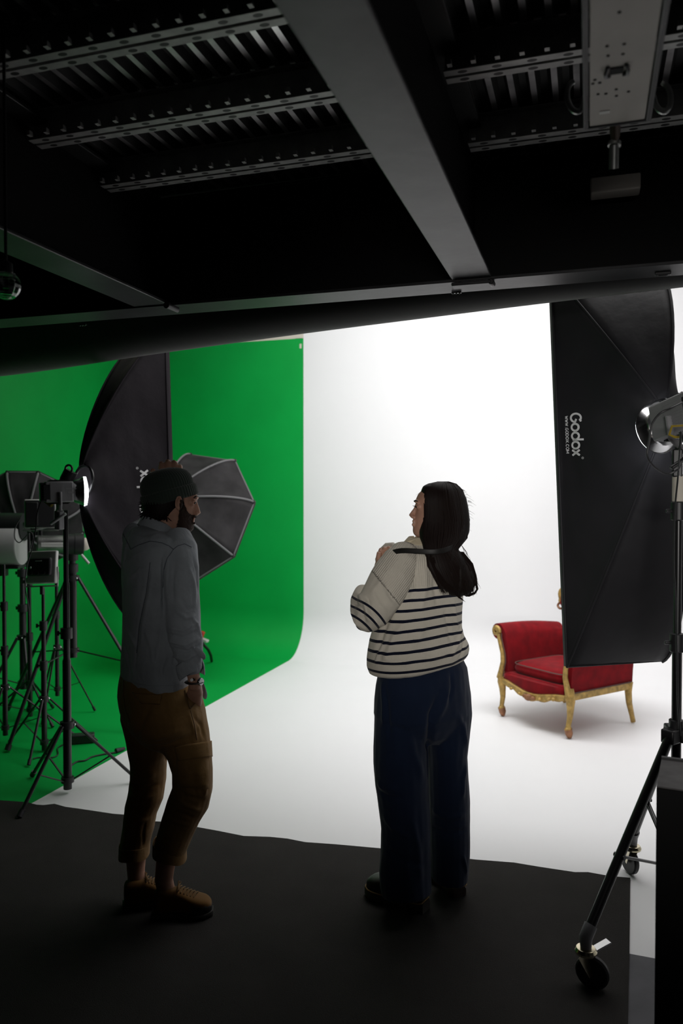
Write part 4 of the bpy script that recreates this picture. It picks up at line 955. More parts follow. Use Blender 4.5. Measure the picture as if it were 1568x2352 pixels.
# near arm down, hand in the pocket
limb(mb, [(412, 1265, 2.95, 28, .05), (417, 1350, 2.92, 27, .047), (420, 1430, 2.915, 23, .040), (432, 1500, 2.90, 17, .030), (444, 1550, 2.888, 14.5, .026), (448, 1578, 2.90, 14.5, .025)])
limb(mb, [(448, 1570, 2.895, 14.5, .022), (448, 1590, 2.92, 18, .020), (444, 1612, 2.965, 20, .018), (440, 1630, 2.99, 18, .016)])
for i, dx in enumerate((-13, -4, 5, 13)): limb(mb, [(438+dx, 1622, 2.985, 5, .009), (434+dx*1.05, 1645+(3, 6, 5, 0)[i], 3.0, 4.8, .0085), (430+dx, 1660+(4, 8, 6, 0)[i], 3.01, 4.3, .0075)], 10)
limb(mb, [(456, 1585, 2.915, 6, .011), (459, 1600, 2.94, 5.5, .010), (457, 1615, 2.975, 5, .009)], 10)
# far arm raised behind the head, hand resting on the crown
limb(mb, [(308, 1245, 3.20, 28, .05), (336, 1212, 3.33, 22, .045), (366, 1180, 3.46, 20, .040), (374, 1140, 3.38, 18, .035), (384, 1112, 3.24, 16, .028), (387, 1098, 3.20, 21, .020), (388, 1080, 3.185, 24, .016)])
for cx_, top, r, tip in ((371, 1065, 8.5, 1084), (386, 1060.5, 9.0, 1080), (400.5, 1062, 8.5, 1081), (412, 1070, 7.2, 1086)):
    limb(mb, [(cx_*.7+388*.3, 1092, 3.195, r, .012), (cx_, top+8, 3.185, r, .0125), (cx_+.5, top+1.5, 3.165, r, .0115), (cx_+.5, top+4, 3.140, r*.92, .0115), (cx_+1, tip-6, 3.128, r*.85, .010)], 12)
limb(mb, [(372, 1100, 3.20, 9, .013), (358, 1092, 3.185, 8, .012), (351, 1084, 3.16, 7, .0115), (351, 1081, 3.14, 6, .010)], 12)
# lower legs
limb(mb, [(338, 1760, 3.08, 34, .06), (322, 1880, 3.07, 27, .05), (312, 1960, 3.06, 23.5, .042), (312, 2000, 3.05, 20, .034), (314, 2035, 3.04, 19, .030), (322, 2062, 3.035, 19, .028)])
limb(mb, [(440, 1740, 2.98, 38, .065), (425, 1850, 2.98, 31, .055), (392, 1940, 2.98, 26, .046), (380, 1985, 2.98, 22, .038), (376, 2020, 2.975, 21, .032), (384, 2058, 2.97, 20, .028)])
limb(mb, [(360, 1600, 3.07, 60, .13), (345, 1700, 3.08, 44, .08), (338, 1770, 3.08, 34, .06)]); limb(mb, [(400, 1620, 3.0, 55, .12), (432, 1690, 2.99, 44, .08), (440, 1750, 2.98, 38, .065)])
def fnail(o): pass
mbody = remeshed('body', mb, M['skin'], man, .0034, 3)
for sg in (1, -1):
    b = MB(); b.sph(mpt(440.6, 1154.5, sg*.0265), .0106, 16, 12); eo = b.build('eye', M['eyew'], man); b = MB(); b.sph(mpt(440.6, 1154.5, sg*.0265)+hf*.0070+hn*sg*.003, .0064, 12, 8); b.build('iris', M['eyed'], eo)
    b = MB(); b.tube([mpt(440, 1152, sg*.043), mpt(444.5, 1151, sg*.036)+hf*.002, mpt(447.0, 1151.5, sg*.026)+hf*.001, mpt(447, 1154, sg*.018)], .0028, 8); b.build('eyelid', M['skin'], man)
    b = MB(); b.tube([mpt(441.5, 1143.5, sg*.052), mpt(447, 1140.5, sg*.042), mpt(451.5, 1141, sg*.030), mpt(452.5, 1143, sg*.016)], [.002, .0042, .0046, .003], 8, flat=.7); b.build('eyebrow', M['hairm'], man)
# beard
def inpoly(x, y, poly):
    c = False; n = len(poly)
    for i in range(n):
        x0, y0 = poly[i]; x1, y1 = poly[i-1]
        if (y0 > y) != (y1 > y) and x < (x1-x0)*(y-y0)/(y1-y0)+x0: c = not c
    return c
BE = [(409, 1147), (417, 1147), (420, 1160), (425, 1174), (433, 1180), (441, 1183), (450, 1184.5), (452, 1189), (441, 1190.5), (438, 1195), (441, 1199), (450, 1201), (448, 1226), (396, 1228), (401, 1208), (405, 1190), (407, 1170)]
co, no = vn(mbody); org = mpt(400, 1180); sel = {}; vs, fs = [], []
def uv(p): r = Vector(p)-org; return 400+r.dot(hf)*F/D0*hf.dot(RIGHT), 1180-r.z*F/D0
uvs = [uv(p) if p[2] > 1.45 else (0, 0) for p in co]; okv = [q[0] > 0 and inpoly(q[0], q[1], BE) for q in uvs]
for p_ in mbody.data.polygons:
    if all(okv[i] for i in p_.vertices):
        fs.append([sel.setdefault(i, len(sel)) for i in p_.vertices])
for i in sel:
    q = uvs[i]; e = min(abs(q[0]-407)/6, max(0, q[1]-1147)/14, 1, max(.15, (q[1]-1150)/30)); p = Vector(co[i])
    h = .0012+.0062*max(.1, min(1, e))*(1.25 if q[1] > 1204 else 1)+.0022*noise.noise(p*150)+.0016*noise.noise(p*380); vs.append(p+Vector(no[i])*h)
b = MB(); b.add(vs, fs); b.build('beard', M['beardm'], man, recalc=False, angle=180)
# hair at the nape: shell and curled locks
mb = MB()
head(mb, [(1125, 334, 430, .080), (1140, 330, 436, .088), (1155, 328, 434, .0905), (1168, 329, 424, .089), (1180, 332, 410, .085), (1190, 338, 396, .075), (1199, 346, 380, .050)], D0, HA, taper=0)
mb.tube([mpt(413, 1141, .077), mpt(414.5, 1146, .077), mpt(417, 1152, .074)], [.009, .008, .005], 10, flat=.5); mb.tube([mpt(412, 1130, -.079), mpt(417, 1152, -.074)], [.009, .005], 10, flat=.5)
hr = remeshed('hair', mb, M['hairm'], man, .005, 3)
mb = MB(); rnd = random.Random(4)
for i in range(330):
    q = rnd.uniform(.30, .98); a = PI*(.30+1.4*rnd.random()); ox = math.cos(a); oy = math.sin(a)
    st_ = P(368, rnd.uniform(1138, 1186), D0)+hf*(ox*.062)+hn*(oy*.078); L = rnd.uniform(.016, .034)
    dr = (hf*ox*rnd.uniform(.1, .8)+hn*oy*.3-UP).normalized(); cu = (hf*(ox+rnd.uniform(-.6, .6))+hn*(oy*.5+rnd.uniform(-.6, .6))+UP*rnd.uniform(-.3, .8)).normalized()
    sd_ = dr.cross(cu).normalized(); w1, w2 = rnd.uniform(3, 6), rnd.uniform(0, 6.28); pts = []
    for k in range(10):
        t_ = k/9; pts.append(st_+dr*(L*(t_-.35*t_*t_))+cu*(L*(.38*t_*t_))+(sd_*math.sin(w1*t_+w2)+cu*math.cos(w1*t_+w2)*.6)*(.004*t_))
    mb.tube(pts, [.0022*(1-(k/9)**2)+.0002 for k in range(10)], 6)
mb.build('curls', M['hairm'], hr)
# beanie
mb = MB(); NB_ = 220
bf = (hf+UP*.27).normalized(); bu = (UP-bf*UP.dot(bf)).normalized(); bs = bf.cross(bu).normalized(); c0 = mpt(391.5, 1146)
def bring(h, rf, rs_, sh=0, k=.012, off=0):
    r = []
    for j in range(NB_):
        q = 2*PI*j/NB_; w_ = 1+k*(1 if j % 4 < 2 else -1); r.append(c0+bu*h+bf*(rf*math.cos(q)*w_+sh)+bs*(rs_*math.sin(q)*w_))
    return r
mb.rings([bring(h, rf, rs_, sh) for h, rf, rs_, sh in ((.010, .100, .083, 0), (.030, .1015, .0845, 0), (.055, .1020, .0835, 0), (.075, .0985, .080, 0), (.092, .089, .072, -.001), (.106, .073, .060, -.003), (.115, .052, .044, -.005), (.1205, .028, .022, -.006), (.122, .003, .003, -.006))])
beanie = mb.build('beanie', M['wool'], man, angle=80)
mb = MB(); mb.rings([bring(h, rf, rs_, 0, .010) for h, rf, rs_ in ((.004, .098, .081), (-.008, .101, .085), (-.008, .106, .0895), (-.002, .1095, .092), (.030, .1095, .092), (.037, .107, .090), (.039, .100, .083))]); mb.build('folded_brim', M['wool'], beanie, angle=80)
# shirt
mb = MB()
trunk(mb, [(1208, 330, 398, -6, 3.06, .8), (1218, 303, 420, -8, 3.06, .7), (1230, 284, 437, -4, 3.06), (1250, 275, 444, 0, 3.06), (1285, 272, 449, 0, 3.06), (1330, 271.5, 448, 0, 3.06), (1380, 273, 440, 0, 3.06), (1430, 275, 434, 0, 3.06), (1480, 275, 434, 0, 3.06), (1520, 271, 440, 2, 3.06), (1552, 270, 444, 6, 3.06), (1572, 272, 441, 5, 3.06)], 3.06, FA, .60)
limb(mb, [(405, 1235, 2.985, 34, .055), (415, 1258, 2.955, 38, .065), (418, 1300, 2.935, 39.5, .066), (419, 1360, 2.925, 39, .064), (420, 1410, 2.915, 41, .062), (424, 1450, 2.905, 39, .060), (430, 1480, 2.90, 37.5, .056), (434, 1500, 2.895, 33, .052), (438, 1525, 2.89, 28, .046), (441, 1540, 2.885, 25, .040)])
limb(mb, [(305, 1234, 3.17, 25, .06), (326, 1218, 3.30, 22, .055), (350, 1196, 3.42, 22, .05), (366, 1178, 3.47, 23, .05), (372, 1150, 3.41, 20, .045)])
shirt_f = [([(345, 1290), (334, 1360), (318, 1440), (312, 1500), (308, 1545)], .006, -.004), ([(352, 1290), (343, 1360), (329, 1440), (322, 1500)], .007, .003),
 ([(377, 1262), (374, 1300), (374, 1360), (376, 1420)], .006, -.010), ([(292, 1240), (286, 1275), (284, 1320)], .009, .004), ([(300, 1215), (292, 1245), (298, 1262)], .007, -.004), ([(277, 1215), (302, 1208), (330, 1206)], .006, -.004),
 ([(280, 1300), (310, 1275), (345, 1262)], .008, .003), ([(286, 1340), (318, 1310), (352, 1300)], .008, .003), ([(276, 1420), (300, 1460), (318, 1500)], .009, .004), ([(275, 1450), (290, 1500), (300, 1550)], .008, -.004), ([(330, 1430), (350, 1490), (356, 1550)], .010, .004), ([(372, 1420), (366, 1480), (352, 1540)], .009, -.004), ([(384, 1500), (372, 1530), (368, 1560)], .008, .004),
 ([(386, 1440), (420, 1448), (458, 1428)], .006, .006), ([(384, 1456), (420, 1465), (460, 1446)], .006, -.006), ([(386, 1470), (425, 1482), (464, 1462)], .006, .006), ([(392, 1488), (430, 1497), (466, 1478)], .005, -.006), ([(440, 1415), (455, 1440), (462, 1470)], .005, .005), ([(430, 1290), (446, 1340), (450, 1390)], .007, .004), ([(440, 1270), (452, 1310), (455, 1360)], .005, -.004), ([(400, 1280), (395, 1340), (398, 1400)], .010, -.004), ([(388, 1275), (384, 1340), (386, 1410)], .008, .004), ([(400, 1400), (428, 1420), (452, 1412)], .007, .004), ([(412, 1370), (430, 1400), (450, 1395)], .007, -.003), ([(395, 1505), (425, 1515), (458, 1498)], .006, .006), ([(400, 1520), (430, 1530)], .005, -.005), ([(440, 1480), (455, 1500), (462, 1520)], .005, .005)]
shirt = remeshed('shirt', mb, M['denim'], man, .0048, 4, lambda o: folds(o, [(l_, w_, h_*1.45) for l_, w_, h_ in shirt_f], .0040, (9, 9, 4)))
ts = bvh([shirt])
ribbons('yoke_seam', ts, [[(300, 1262), (318, 1252), (345, 1243), (372, 1247), (388, 1254), (398, 1262)], [(278, 1216), (290, 1240), (300, 1261)], [(398, 1262), (408, 1254), (424, 1249), (440, 1257)], [(345, 1292), (336, 1360), (320, 1440), (314, 1500)], [(398, 1262), (384, 1282), (376, 1310), (374, 1350)]], 1.6, M['seam'], shirt, .001, .0015)
ribbons('hem', ts, [[(271, 1556), (290, 1563), (320, 1572), (360, 1576), (400, 1574)]], 2, M['denim'], shirt, .001, .002)
# collar
mb = MB(); rows = []
for i in range(41):
    q = 2*PI*i/40; ca, sa = math.cos(q), math.sin(q); c = P(369, 1214, 3.05); t_ = .030*ca
    rows.append([c+f_*(.066*ca)+s_*(.066*sa)+UP*(.018-t_*1.0), c+f_*(.069*ca)+s_*(.069*sa)+UP*(.022-t_*1.05), c+f_*(.078*ca)+s_*(.080*sa)+UP*(-.004-t_*1.2), c+f_*(.090*ca)+s_*(.092*sa)+UP*(-.022-t_*1.3)])
mb.grid(rows); mb.build('collar', M['denim'], shirt, solid=.003, angle=80, subd=1)
# open cuff with button and hanging flap
mb = MB(); c = P(438, 1540, 2.886); ax = (P(447, 1568, 2.885)-P(434, 1505, 2.89)).normalized(); S, Dv = frame(ax, FH); rs = []
for k, (h, r) in enumerate(((-.040, .050), (-.02, .052), (0, .050), (.018, .046))):
    rs.append([c+ax*(h+.012*math.sin(2*q_+1))+S*(r*math.cos(q_)*.95)+Dv*(r*math.sin(q_)*.8)+(RIGHT*.004*math.sin(3*q_)) for q_ in [2*PI*j/36 for j in range(33)]])
mb.grid(rs); mb.build('cuff', M['denim'], shirt, solid=.003, angle=80, subd=1)
mb = MB(); mb.grid([[P(446, 1482, 2.86), P(460, 1488, 2.86), P(472, 1502, 2.87)], [P(448, 1494, 2.85), P(462, 1500, 2.855), P(474, 1513, 2.87)], [P(452, 1507, 2.86), P(464, 1512, 2.865), P(467, 1518, 2.88)]]); mb.build('cuff_flap', M['denim'], shirt, solid=.003, subd=2)
mb = MB(); mb.lathe([(.0001, .001), (.0055, .001), (.0055, -.001)], P(440, 1562, 2.83), -FH, 14); mb.build('button', M['print'], shirt)
mb = MB(); mb.grid([[P(x_, y_, d_) for x_, y_, d_ in r] for r in ([(452, 1556, 3.0), (463, 1560, 2.98), (468, 1568, 2.98)], [(458, 1580, 2.99), (468, 1582, 2.97), (475, 1588, 2.98)], [(464, 1596, 2.98), (472, 1600, 2.97), (477, 1597, 2.98)], [(466, 1603, 2.975), (470, 1607, 2.97), (474, 1606, 2.975)])]); mb.build('shirt_tail', M['denim'], shirt, solid=.003, subd=2)
# watch
mb = MB(); c = P(446.5, 1566, 2.885); mb.tube([c+RIGHT*(.027*math.cos(a))+FH*(.032*math.sin(a)) for a in [2*PI*i/28 for i in range(28)]], .010, 8, closed=True, flat=.3); wt_ = mb.build('watch', M['leathr'], man)
mb = MB(); wn = (RIGHT*.86-FH*.5).normalized(); mb.lathe([(.0001, .003), (.013, .003), (.0148, 0), (.0148, -.006), (.0001, -.006)], c+wn*.031+UP*.004, wn, 28); mb.build('watch_face', M['silver'], wt_)
# trousers
mb = MB()
trunk(mb, [(1548, 272, 436, 4, 3.06), (1570, 267, 446, 2, 3.06), (1600, 264.5, 462, 0, 3.055), (1630, 267, 470, 0, 3.05), (1655, 275, 470, 0, 3.045), (1680, 292, 462, 0, 3.04), (1700, 312, 445, 0, 3.04), (1712, 335, 425, 0, 3.04)], 3.06, FA, .66)
limb(mb, [(345, 1600, 3.09, 66, .11), (343, 1650, 3.09, 66, .12), (344, 1700, 3.09, 54, .105), (340, 1750, 3.09, 41.5, .095), (339, 1790, 3.09, 40, .088), (334, 1825, 3.08, 40, .084), (323, 1860, 3.075, 36.5, .08), (318, 1900, 3.07, 33.5, .076), (311, 1930, 3.07, 32, .072), (308, 1958, 3.065, 33, .070)])
limb(mb, [(400, 1600, 3.01, 62, .11), (408, 1650, 3.0, 66, .12), (425, 1697, 2.985, 59, .11), (436, 1730, 2.98, 51.5, .10), (441, 1770, 2.975, 46, .095), (441, 1810, 2.975, 46, .09), (433, 1840, 2.975, 47, .086), (418, 1875, 2.975, 43, .082), (405, 1910, 2.975, 40, .078), (393, 1945, 2.975, 37, .074), (388, 1960, 2.975, 36, .072)])
tf = [([(345, 1700), (380, 1690), (420, 1672)], .010, .005), ([(350, 1716), (385, 1712), (430, 1690)], .008, -.005), ([(300, 1780), (330, 1788), (360, 1780)], .007, .004), ([(298, 1800), (325, 1812), (368, 1800)], .006, -.005), ([(292, 1830), (325, 1836), (352, 1826)], .007, .005), ([(288, 1850), (315, 1858), (350, 1850)], .006, -.004), ([(284, 1880), (312, 1890), (345, 1880)], .007, .004), ([(396, 1800), (425, 1830), (470, 1838)], .008, -.006), ([(392, 1822), (425, 1850), (462, 1862)], .008, .006), ([(386, 1845), (410, 1868), (448, 1880)], .007, -.005), ([(378, 1870), (400, 1888), (436, 1896)], .007, .004), ([(356, 1600), (330, 1650), (312, 1700)], .012, -.004), ([(440, 1640), (462, 1665), (470, 1700)], .008, -.004), ([(432, 1630), (440, 1660), (452, 1700)], .008, .004), ([(372, 1700), (376, 1730), (385, 1755)], .008, -.006), ([(452, 1755), (460, 1790), (470, 1830)], .007, .006), ([(440, 1760), (446, 1800), (452, 1830)], .006, -.005), ([(475, 1760), (474, 1800), (466, 1830)], .006, .005), ([(300, 1930), (303, 1900), (310, 1870)], .006, .004), ([(330, 1950), (328, 1915), (335, 1880)], .006, -.004), ([(370, 1930), (385, 1905), (400, 1880)], .006, .004)]
tro = remeshed('trousers', mb, M['khaki'], man, .0048, 4, lambda o: folds(o, [(l_, w_, h_*1.4) for l_, w_, h_ in tf], .0045, (8, 8, 5)))
tt = bvh([tro])
def cuffring(name, px, py, d, rw, rd, hpx, tl, m, par):
    rs = []
    for dy, k in ((-hpx/2, .99), (-hpx/2, 1.05), (0, 1.06), (hpx/2, 1.08), (hpx/2, .98), (hpx/2-3, .92)):
        c = P(px, py+dy, d); ring = []
        for j in range(40):
            q = 2*PI*j/40; v = RIGHT*(rw*d/F*k*math.cos(q))+FH*(rd*k*math.sin(q)); v.z = -tl*d/F*math.cos(q)+.004*math.sin(3*q); ring.append(c+v)
        rs.append(ring)
    b = MB(); b.rings(rs, False); return b.build(name, m, par, angle=60, solid=.002)
cuffring('trouser_cuff', 308, 1950, 3.067, 31.5, .069, 26, -1, M['khaki'], tro)
cuffring('trouser_cuff', 389.5, 1952, 2.975, 35.5, .070, 26, 9, M['khaki'], tro)
def patch(name, tree, quad4, m, par, off=.004, thick=.004, n=8):
    rows = []
    for i in range(n+1):
        r = []
        for j in range(n+1):
            a = [lerp(quad4[0][k], quad4[1][k], j/n) for k in (0, 1)]; b_ = [lerp(quad4[3][k], quad4[2][k], j/n) for k in (0, 1)]
            h = hit(tree, lerp(a[0], b_[0], i/n), lerp(a[1], b_[1], i/n), off); r.append(h)
        rows.append(r)
    # drop missing samples by copying neighbours
    last = None
    for r in rows:
        for k in range(len(r)):
            if r[k] is None: r[k] = last
            last = r[k] or last
    if any(x is None for r in rows for x in r): return
    b = MB(); b.grid(rows); return b.build(name, m, par, solid=thick, angle=60, recalc=False)
patch('cargo_pocket', tt, [(406, 1736), (477, 1730), (476, 1812), (410, 1806)], M['khaki'], tro, .004, .006)
patch('pocket_flap', tt, [(400, 1712), (480, 1702), (482, 1738), (410, 1746)], M['khaki'], tro, .009, .004)
patch('back_pocket_flap', tt, [(306, 1592), (372, 1597), (367, 1618), (322, 1612)], M['khaki'], tro, .004, .003)
[ribbons('seam', tt, [l_], 1.5, M['seamk'], tro, .001, .0015) for l_ in ([(284, 1562), (283, 1590), (288, 1630), (300, 1660)], [(437, 1632), (446, 1664), (452, 1700)], [(304, 1590), (316, 1606), (326, 1616), (368, 1618)])]
ribbons('pocket_edge', tt, [[(462, 1580), (456, 1600), (446, 1618), (436, 1628), (428, 1606), (424, 1585)]], 2.5, M['seamk'], tro, .002, .003)
# shoes
def fpt(px, py): return onz(px, py, .0065)
shoe('shoe', man, fpt(352, 2104), fpt(487, 2098), M['suede'], M['sole'], sh=.022, wd=.048, ht=.085, lace=M['seamk'], toecap=M['leathr'])
shoe('shoe', man, fpt(284, 2086), fpt(404, 2068), M['suede'], M['sole'], sh=.022, wd=.048, ht=.085, lace=M['seamk'], toecap=M['leathr'])
# ---------------------------------------------------------------- WOMAN
D1 = 3.03
base = onz(965, 2085, 0)
wom = thing('person', 'person with long dark hair in a striped cream sweater and wide navy trousers', 'person', base)
WA = -32; WH = -74
f_, s_ = axes(WA)
mb = MB()
hf, hn = head(mb, [(1116, 990, 1030, .03), (1122, 974, 1044, .052), (1135, 962, 1052, .068), (1147, 957, 1056, .073), (1152, 955.5, 1056, .074), (1158, 957, 1056, .073), (1166, 957, 1055, .072), (1175, 956, 1053, .070), (1184, 954, 1050, .068), (1191, 951, 1046, .064), (1196, 950.5, 1040, .061), (1202, 951, 1034, .059), (1208, 950, 1028, .057), (1213, 949.5, 1022, .053), (1220, 949, 1015, .048), (1227, 951, 1005, .040), (1233, 957, 995, .028)], D1, WH)
# heading to the left: swap so the front is the small px
wpt = lambda px, py, off=0: P(px, py, D1)+hn*off
[mb.sph(wpt(963.8, 1163.5, k*.0255)-hf*.0032, .0138, 16, 12) for k in (-1, 1)]
mb.tube([wpt(957, 1160), wpt(953, 1170), wpt(948, 1177), wpt(943.5, 1183), wpt(948, 1188)], [.007, .0075, .008, .0092, .007], 12)
for k in (-1, 1): mb.sph(wpt(948, 1187, k*.009), (.008, .007, .007), 10, 8)
mb.tube([wpt(952, 1197, -.02), wpt(949, 1197, 0), wpt(952, 1197, .02)], .0055, 8); mb.tube([wpt(951, 1205, -.018), wpt(948.5, 1205, 0), wpt(951, 1205, .018)], .006, 8)
pass
mb.tube([wpt(961, 1152, -.04), wpt(956, 1151, -.02), wpt(955.5, 1152, 0), wpt(956, 1151, .02), wpt(961, 1152, .04)], .006, 10)
limb(mb, [(990, 1210, 3.03, 28, .052), (988, 1235, 3.04, 27, .052), (982, 1262, 3.05, 34, .07)])
trunk(mb, [(1262, 930, 1035, 0), (1300, 905, 1045, 0), (1380, 900, 1045, 0), (1460, 880, 1048, 0), (1540, 885, 1045, 0), (1600, 890, 1045, 0), (1640, 900, 1040, 0)], 3.05, WA)
# near arm folded: elbow to the left, forearm up to the chest
limb(mb, [(925, 1285, 2.97, 30, .05), (885, 1350, 2.93, 27, .047), (848, 1408, 2.93, 23, .042), (850, 1385, 3.0, 20, .036), (868, 1335, 3.12, 17, .030), (876, 1303, 3.20, 14, .024)])
limb(mb, [(872, 1303, 3.20, 14, .022), (880, 1288, 3.22, 16, .020), (888, 1275, 3.22, 15, .018)])
for i, (x0_, y0_, x1_, y1_, x2_, y2_) in enumerate(((878, 1276, 873, 1266, 884, 1262), (882, 1270, 882, 1260, 893, 1259), (888, 1266, 892, 1259, 902, 1262), (894, 1268, 900, 1262, 908, 1268))):
    limb(mb, [(x0_, y0_, 3.21, 6, .0095), (x1_, y1_, 3.20, 5.6, .009), (x2_, y2_, 3.22, 5.2, .0085), (x2_+5, y2_+7, 3.24, 4.6, .008)], 10)
limb(mb, [(874, 1296, 3.19, 7, .011), (868, 1282, 3.18, 6.2, .010), (870, 1270, 3.18, 5.6, .009)], 10)
# far arm across the front, its hand under the other
limb(mb, [(1040, 1290, 3.18, 28, .05), (1010, 1360, 3.30, 26, .045), (960, 1370, 3.38, 24, .04), (915, 1320, 3.34, 18, .03), (895, 1290, 3.28, 14, .024), (886, 1280, 3.27, 15, .020)])
for i in range(4): limb(mb, [(884+i*4, 1285+i*5, 3.25, 5.5, .009), (874+i*3, 1284+i*6, 3.235, 5.2, .0085), (868+i*2.5, 1290+i*6, 3.22, 4.8, .008), (872+i*2.5, 1296+i*6, 3.21, 4.4, .0075)], 10)
limb(mb, [(890, 1276, 3.26, 6, .01), (880, 1268, 3.25, 5.4, .009), (873, 1262, 3.24, 4.8, .008)], 10)
for l in ([(925, 1600, 3.02, 60, .12), (922, 1760, 2.99, 38, .065), (926, 1900, 2.98, 26, .045), (926, 2050, 2.97, 20, .04)], [(1020, 1600, 3.08, 46, .10), (1030, 1760, 3.10, 34, .06), (1034, 1900, 3.11, 24, .042), (1036, 1985, 3.11, 16, .032)]): limb(mb, l)
wbody = remeshed('body', mb, M['skin'], wom, .0034, 3)
for sg in (1, -1):
    b = MB(); b.sph(wpt(963.8, 1163.5, sg*.0255), .0106, 16, 12); eo = b.build('eye', M['eyew'], wom); b = MB(); b.sph(wpt(963.8, 1163.5, sg*.0255)+hf*.0070+hn*sg*.003, .0062, 12, 8); b.build('iris', M['eyed'], eo)
    b = MB(); b.tube([wpt(964, 1160, sg*.043), wpt(958.5, 1160, sg*.034)+hf*.002, wpt(957, 1162, sg*.024)+hf*.001, wpt(957.5, 1164, sg*.018)], .0028, 8); b.build('eyelid', M['skin'], wom)
    b = MB(); b.tube([wpt(958, 1162.5, sg*.036)+hf*.002, wpt(954.5, 1162, sg*.034)+hf*.002, wpt(951, 1160.5, sg*.034)], [.0018, .0012, .0004], 6); b.build('eyelash', M['hairm'], wom)
    b = MB(); b.tube([wpt(964, 1151, sg*.05), wpt(958, 1149.5, sg*.040), wpt(954.5, 1151, sg*.026), wpt(954.5, 1153, sg*.014)], [.0015, .003, .0034, .002], 8); b.build('eyebrow', M['hairm'], wom)
b = MB(); b.tube([wpt(952, 1200.5, -.018), wpt(950.5, 1200.5, 0), wpt(953, 1200, .020)], .0022, 6); b.build('teeth', M['eyew'], wom)
# collar of the shirt below, shirt tail
b = MB(); rows = []
for i in range(33):
    q = 2*PI*i/32; ca, sa = math.cos(q), math.sin(q); c = P(975, 1240, 3.04)
    rows.append([c+f_*(.060*ca)+s_*(.062*sa)+UP*(.014+.0*ca), c+f_*(.078*ca)+s_*(.078*sa)+UP*(-.006), c+f_*(.092*ca)+s_*(.088*sa)+UP*(-.016)])
b.grid(rows); M['creamc'] = fabric('cream_cotton', (.62, .53, .38)); b.build('shirt_collar', M['creamc'], wom, solid=.002, subd=1)
b = MB(); b.grid([[P(962, 1232, 2.985), P(945, 1239, 2.99), P(930, 1243, 3.0)], [P(966, 1240, 2.98), P(946, 1247, 2.985), P(929, 1248, 3.0)], [P(966, 1248, 2.97), P(947, 1252, 2.98), P(932, 1252, 3.0)]]); b.build('collar_tip', M['creamc'], wom, solid=.003, subd=1)
# sweater
def stripes():
    m = mat('cream_knit_with_navy_stripes', (.66, .61, .52), .95, sheen=.1, spec=.1); nt = m.node_tree; b = nt.nodes['Principled BSDF']
    at = nt.nodes.new('ShaderNodeAttribute'); at.attribute_name = 'stripe'; ar = nt.nodes.new('ShaderNodeAttribute'); ar.attribute_name = 'rib'
    def mt(op, a, c=None):
        n = nt.nodes.new('ShaderNodeMath'); n.operation = op
        for i, k in enumerate((a, c)):
            if k is None: continue
            if isinstance(k, (int, float)): n.inputs[i].default_value = k
            else: nt.links.new(k, n.inputs[i])
        return n.outputs[0]
    s_ = at.outputs['Fac']; fr = mt('ABSOLUTE', mt('SUBTRACT', mt('FRACT', mt('ADD', s_, .5)), .5))
    k = mt('MULTIPLY', mt('LESS_THAN', fr, .145), mt('GREATER_THAN', s_, -.3))
    mx = nt.nodes.new('ShaderNodeMix'); mx.data_type = 'RGBA'; nt.links.new(k, mx.inputs[0]); mx.inputs[6].default_value = (.66, .61, .52, 1); mx.inputs[7].default_value = (.008, .010, .022, 1)
    nt.links.new(mx.outputs[2], b.inputs['Base Color'])
    w1 = mt('SINE', mt('MULTIPLY', ar.outputs['Fac'], 2*PI/.0072)); amp = mt('ADD', .06, mt('MULTIPLY', mt('LESS_THAN', s_, -.35), .38))
    bp = nt.nodes.new('ShaderNodeBump'); bp.inputs['Distance'].default_value = .0016; bp.inputs['Strength'].default_value = 1.0
    tc = nt.nodes.new('ShaderNodeTexCoord'); n2 = nt.nodes.new('ShaderNodeTexNoise'); n2.inputs['Scale'].default_value = 420; nt.links.new(tc.outputs['Object'], n2.inputs['Vector'])
    nt.links.new(mt('ADD', mt('MULTIPLY', w1, amp), mt('MULTIPLY', n2.outputs['Fac'], .8)), bp.inputs['Height']); nt.links.new(bp.outputs[0], b.inputs['Normal'])
    return m
M['knit'] = stripes()
def attr(o, name, v):
    a = o.data.attributes.new(name, 'FLOAT', 'POINT'); a.data.foreach_set('value', np.asarray(v, dtype=np.float32))
z1 = P(1000, 1352.6, 2.93).z
def torso_attr(o):
    folds(o, sw_f, .003, (7, 7, 3.5)); co, no = vn(o); pp = projpx(co)
    rx = (co-np.array(P(984, 1400, 3.03))) @ np.array(RIGHT); zz = co[:, 2]
    nz = np.array([noise.noise(Vector((p[0]*6, p[1]*6, p[2]*2))) for p in co])
    zz = zz - .006*nz + .05*np.clip(-rx-.07, 0, 1)*(zz < 9) - .035*rx - np.clip(rx-.08, 0, 1)*.25*np.clip((z1-.16-zz)/.1, 0, 1)
    attr(o, 'stripe', (z1-zz)/.0362); attr(o, 'rib', rx*1.0 + .25*(zz-z1)*np.clip(-rx, 0, .1)*4)
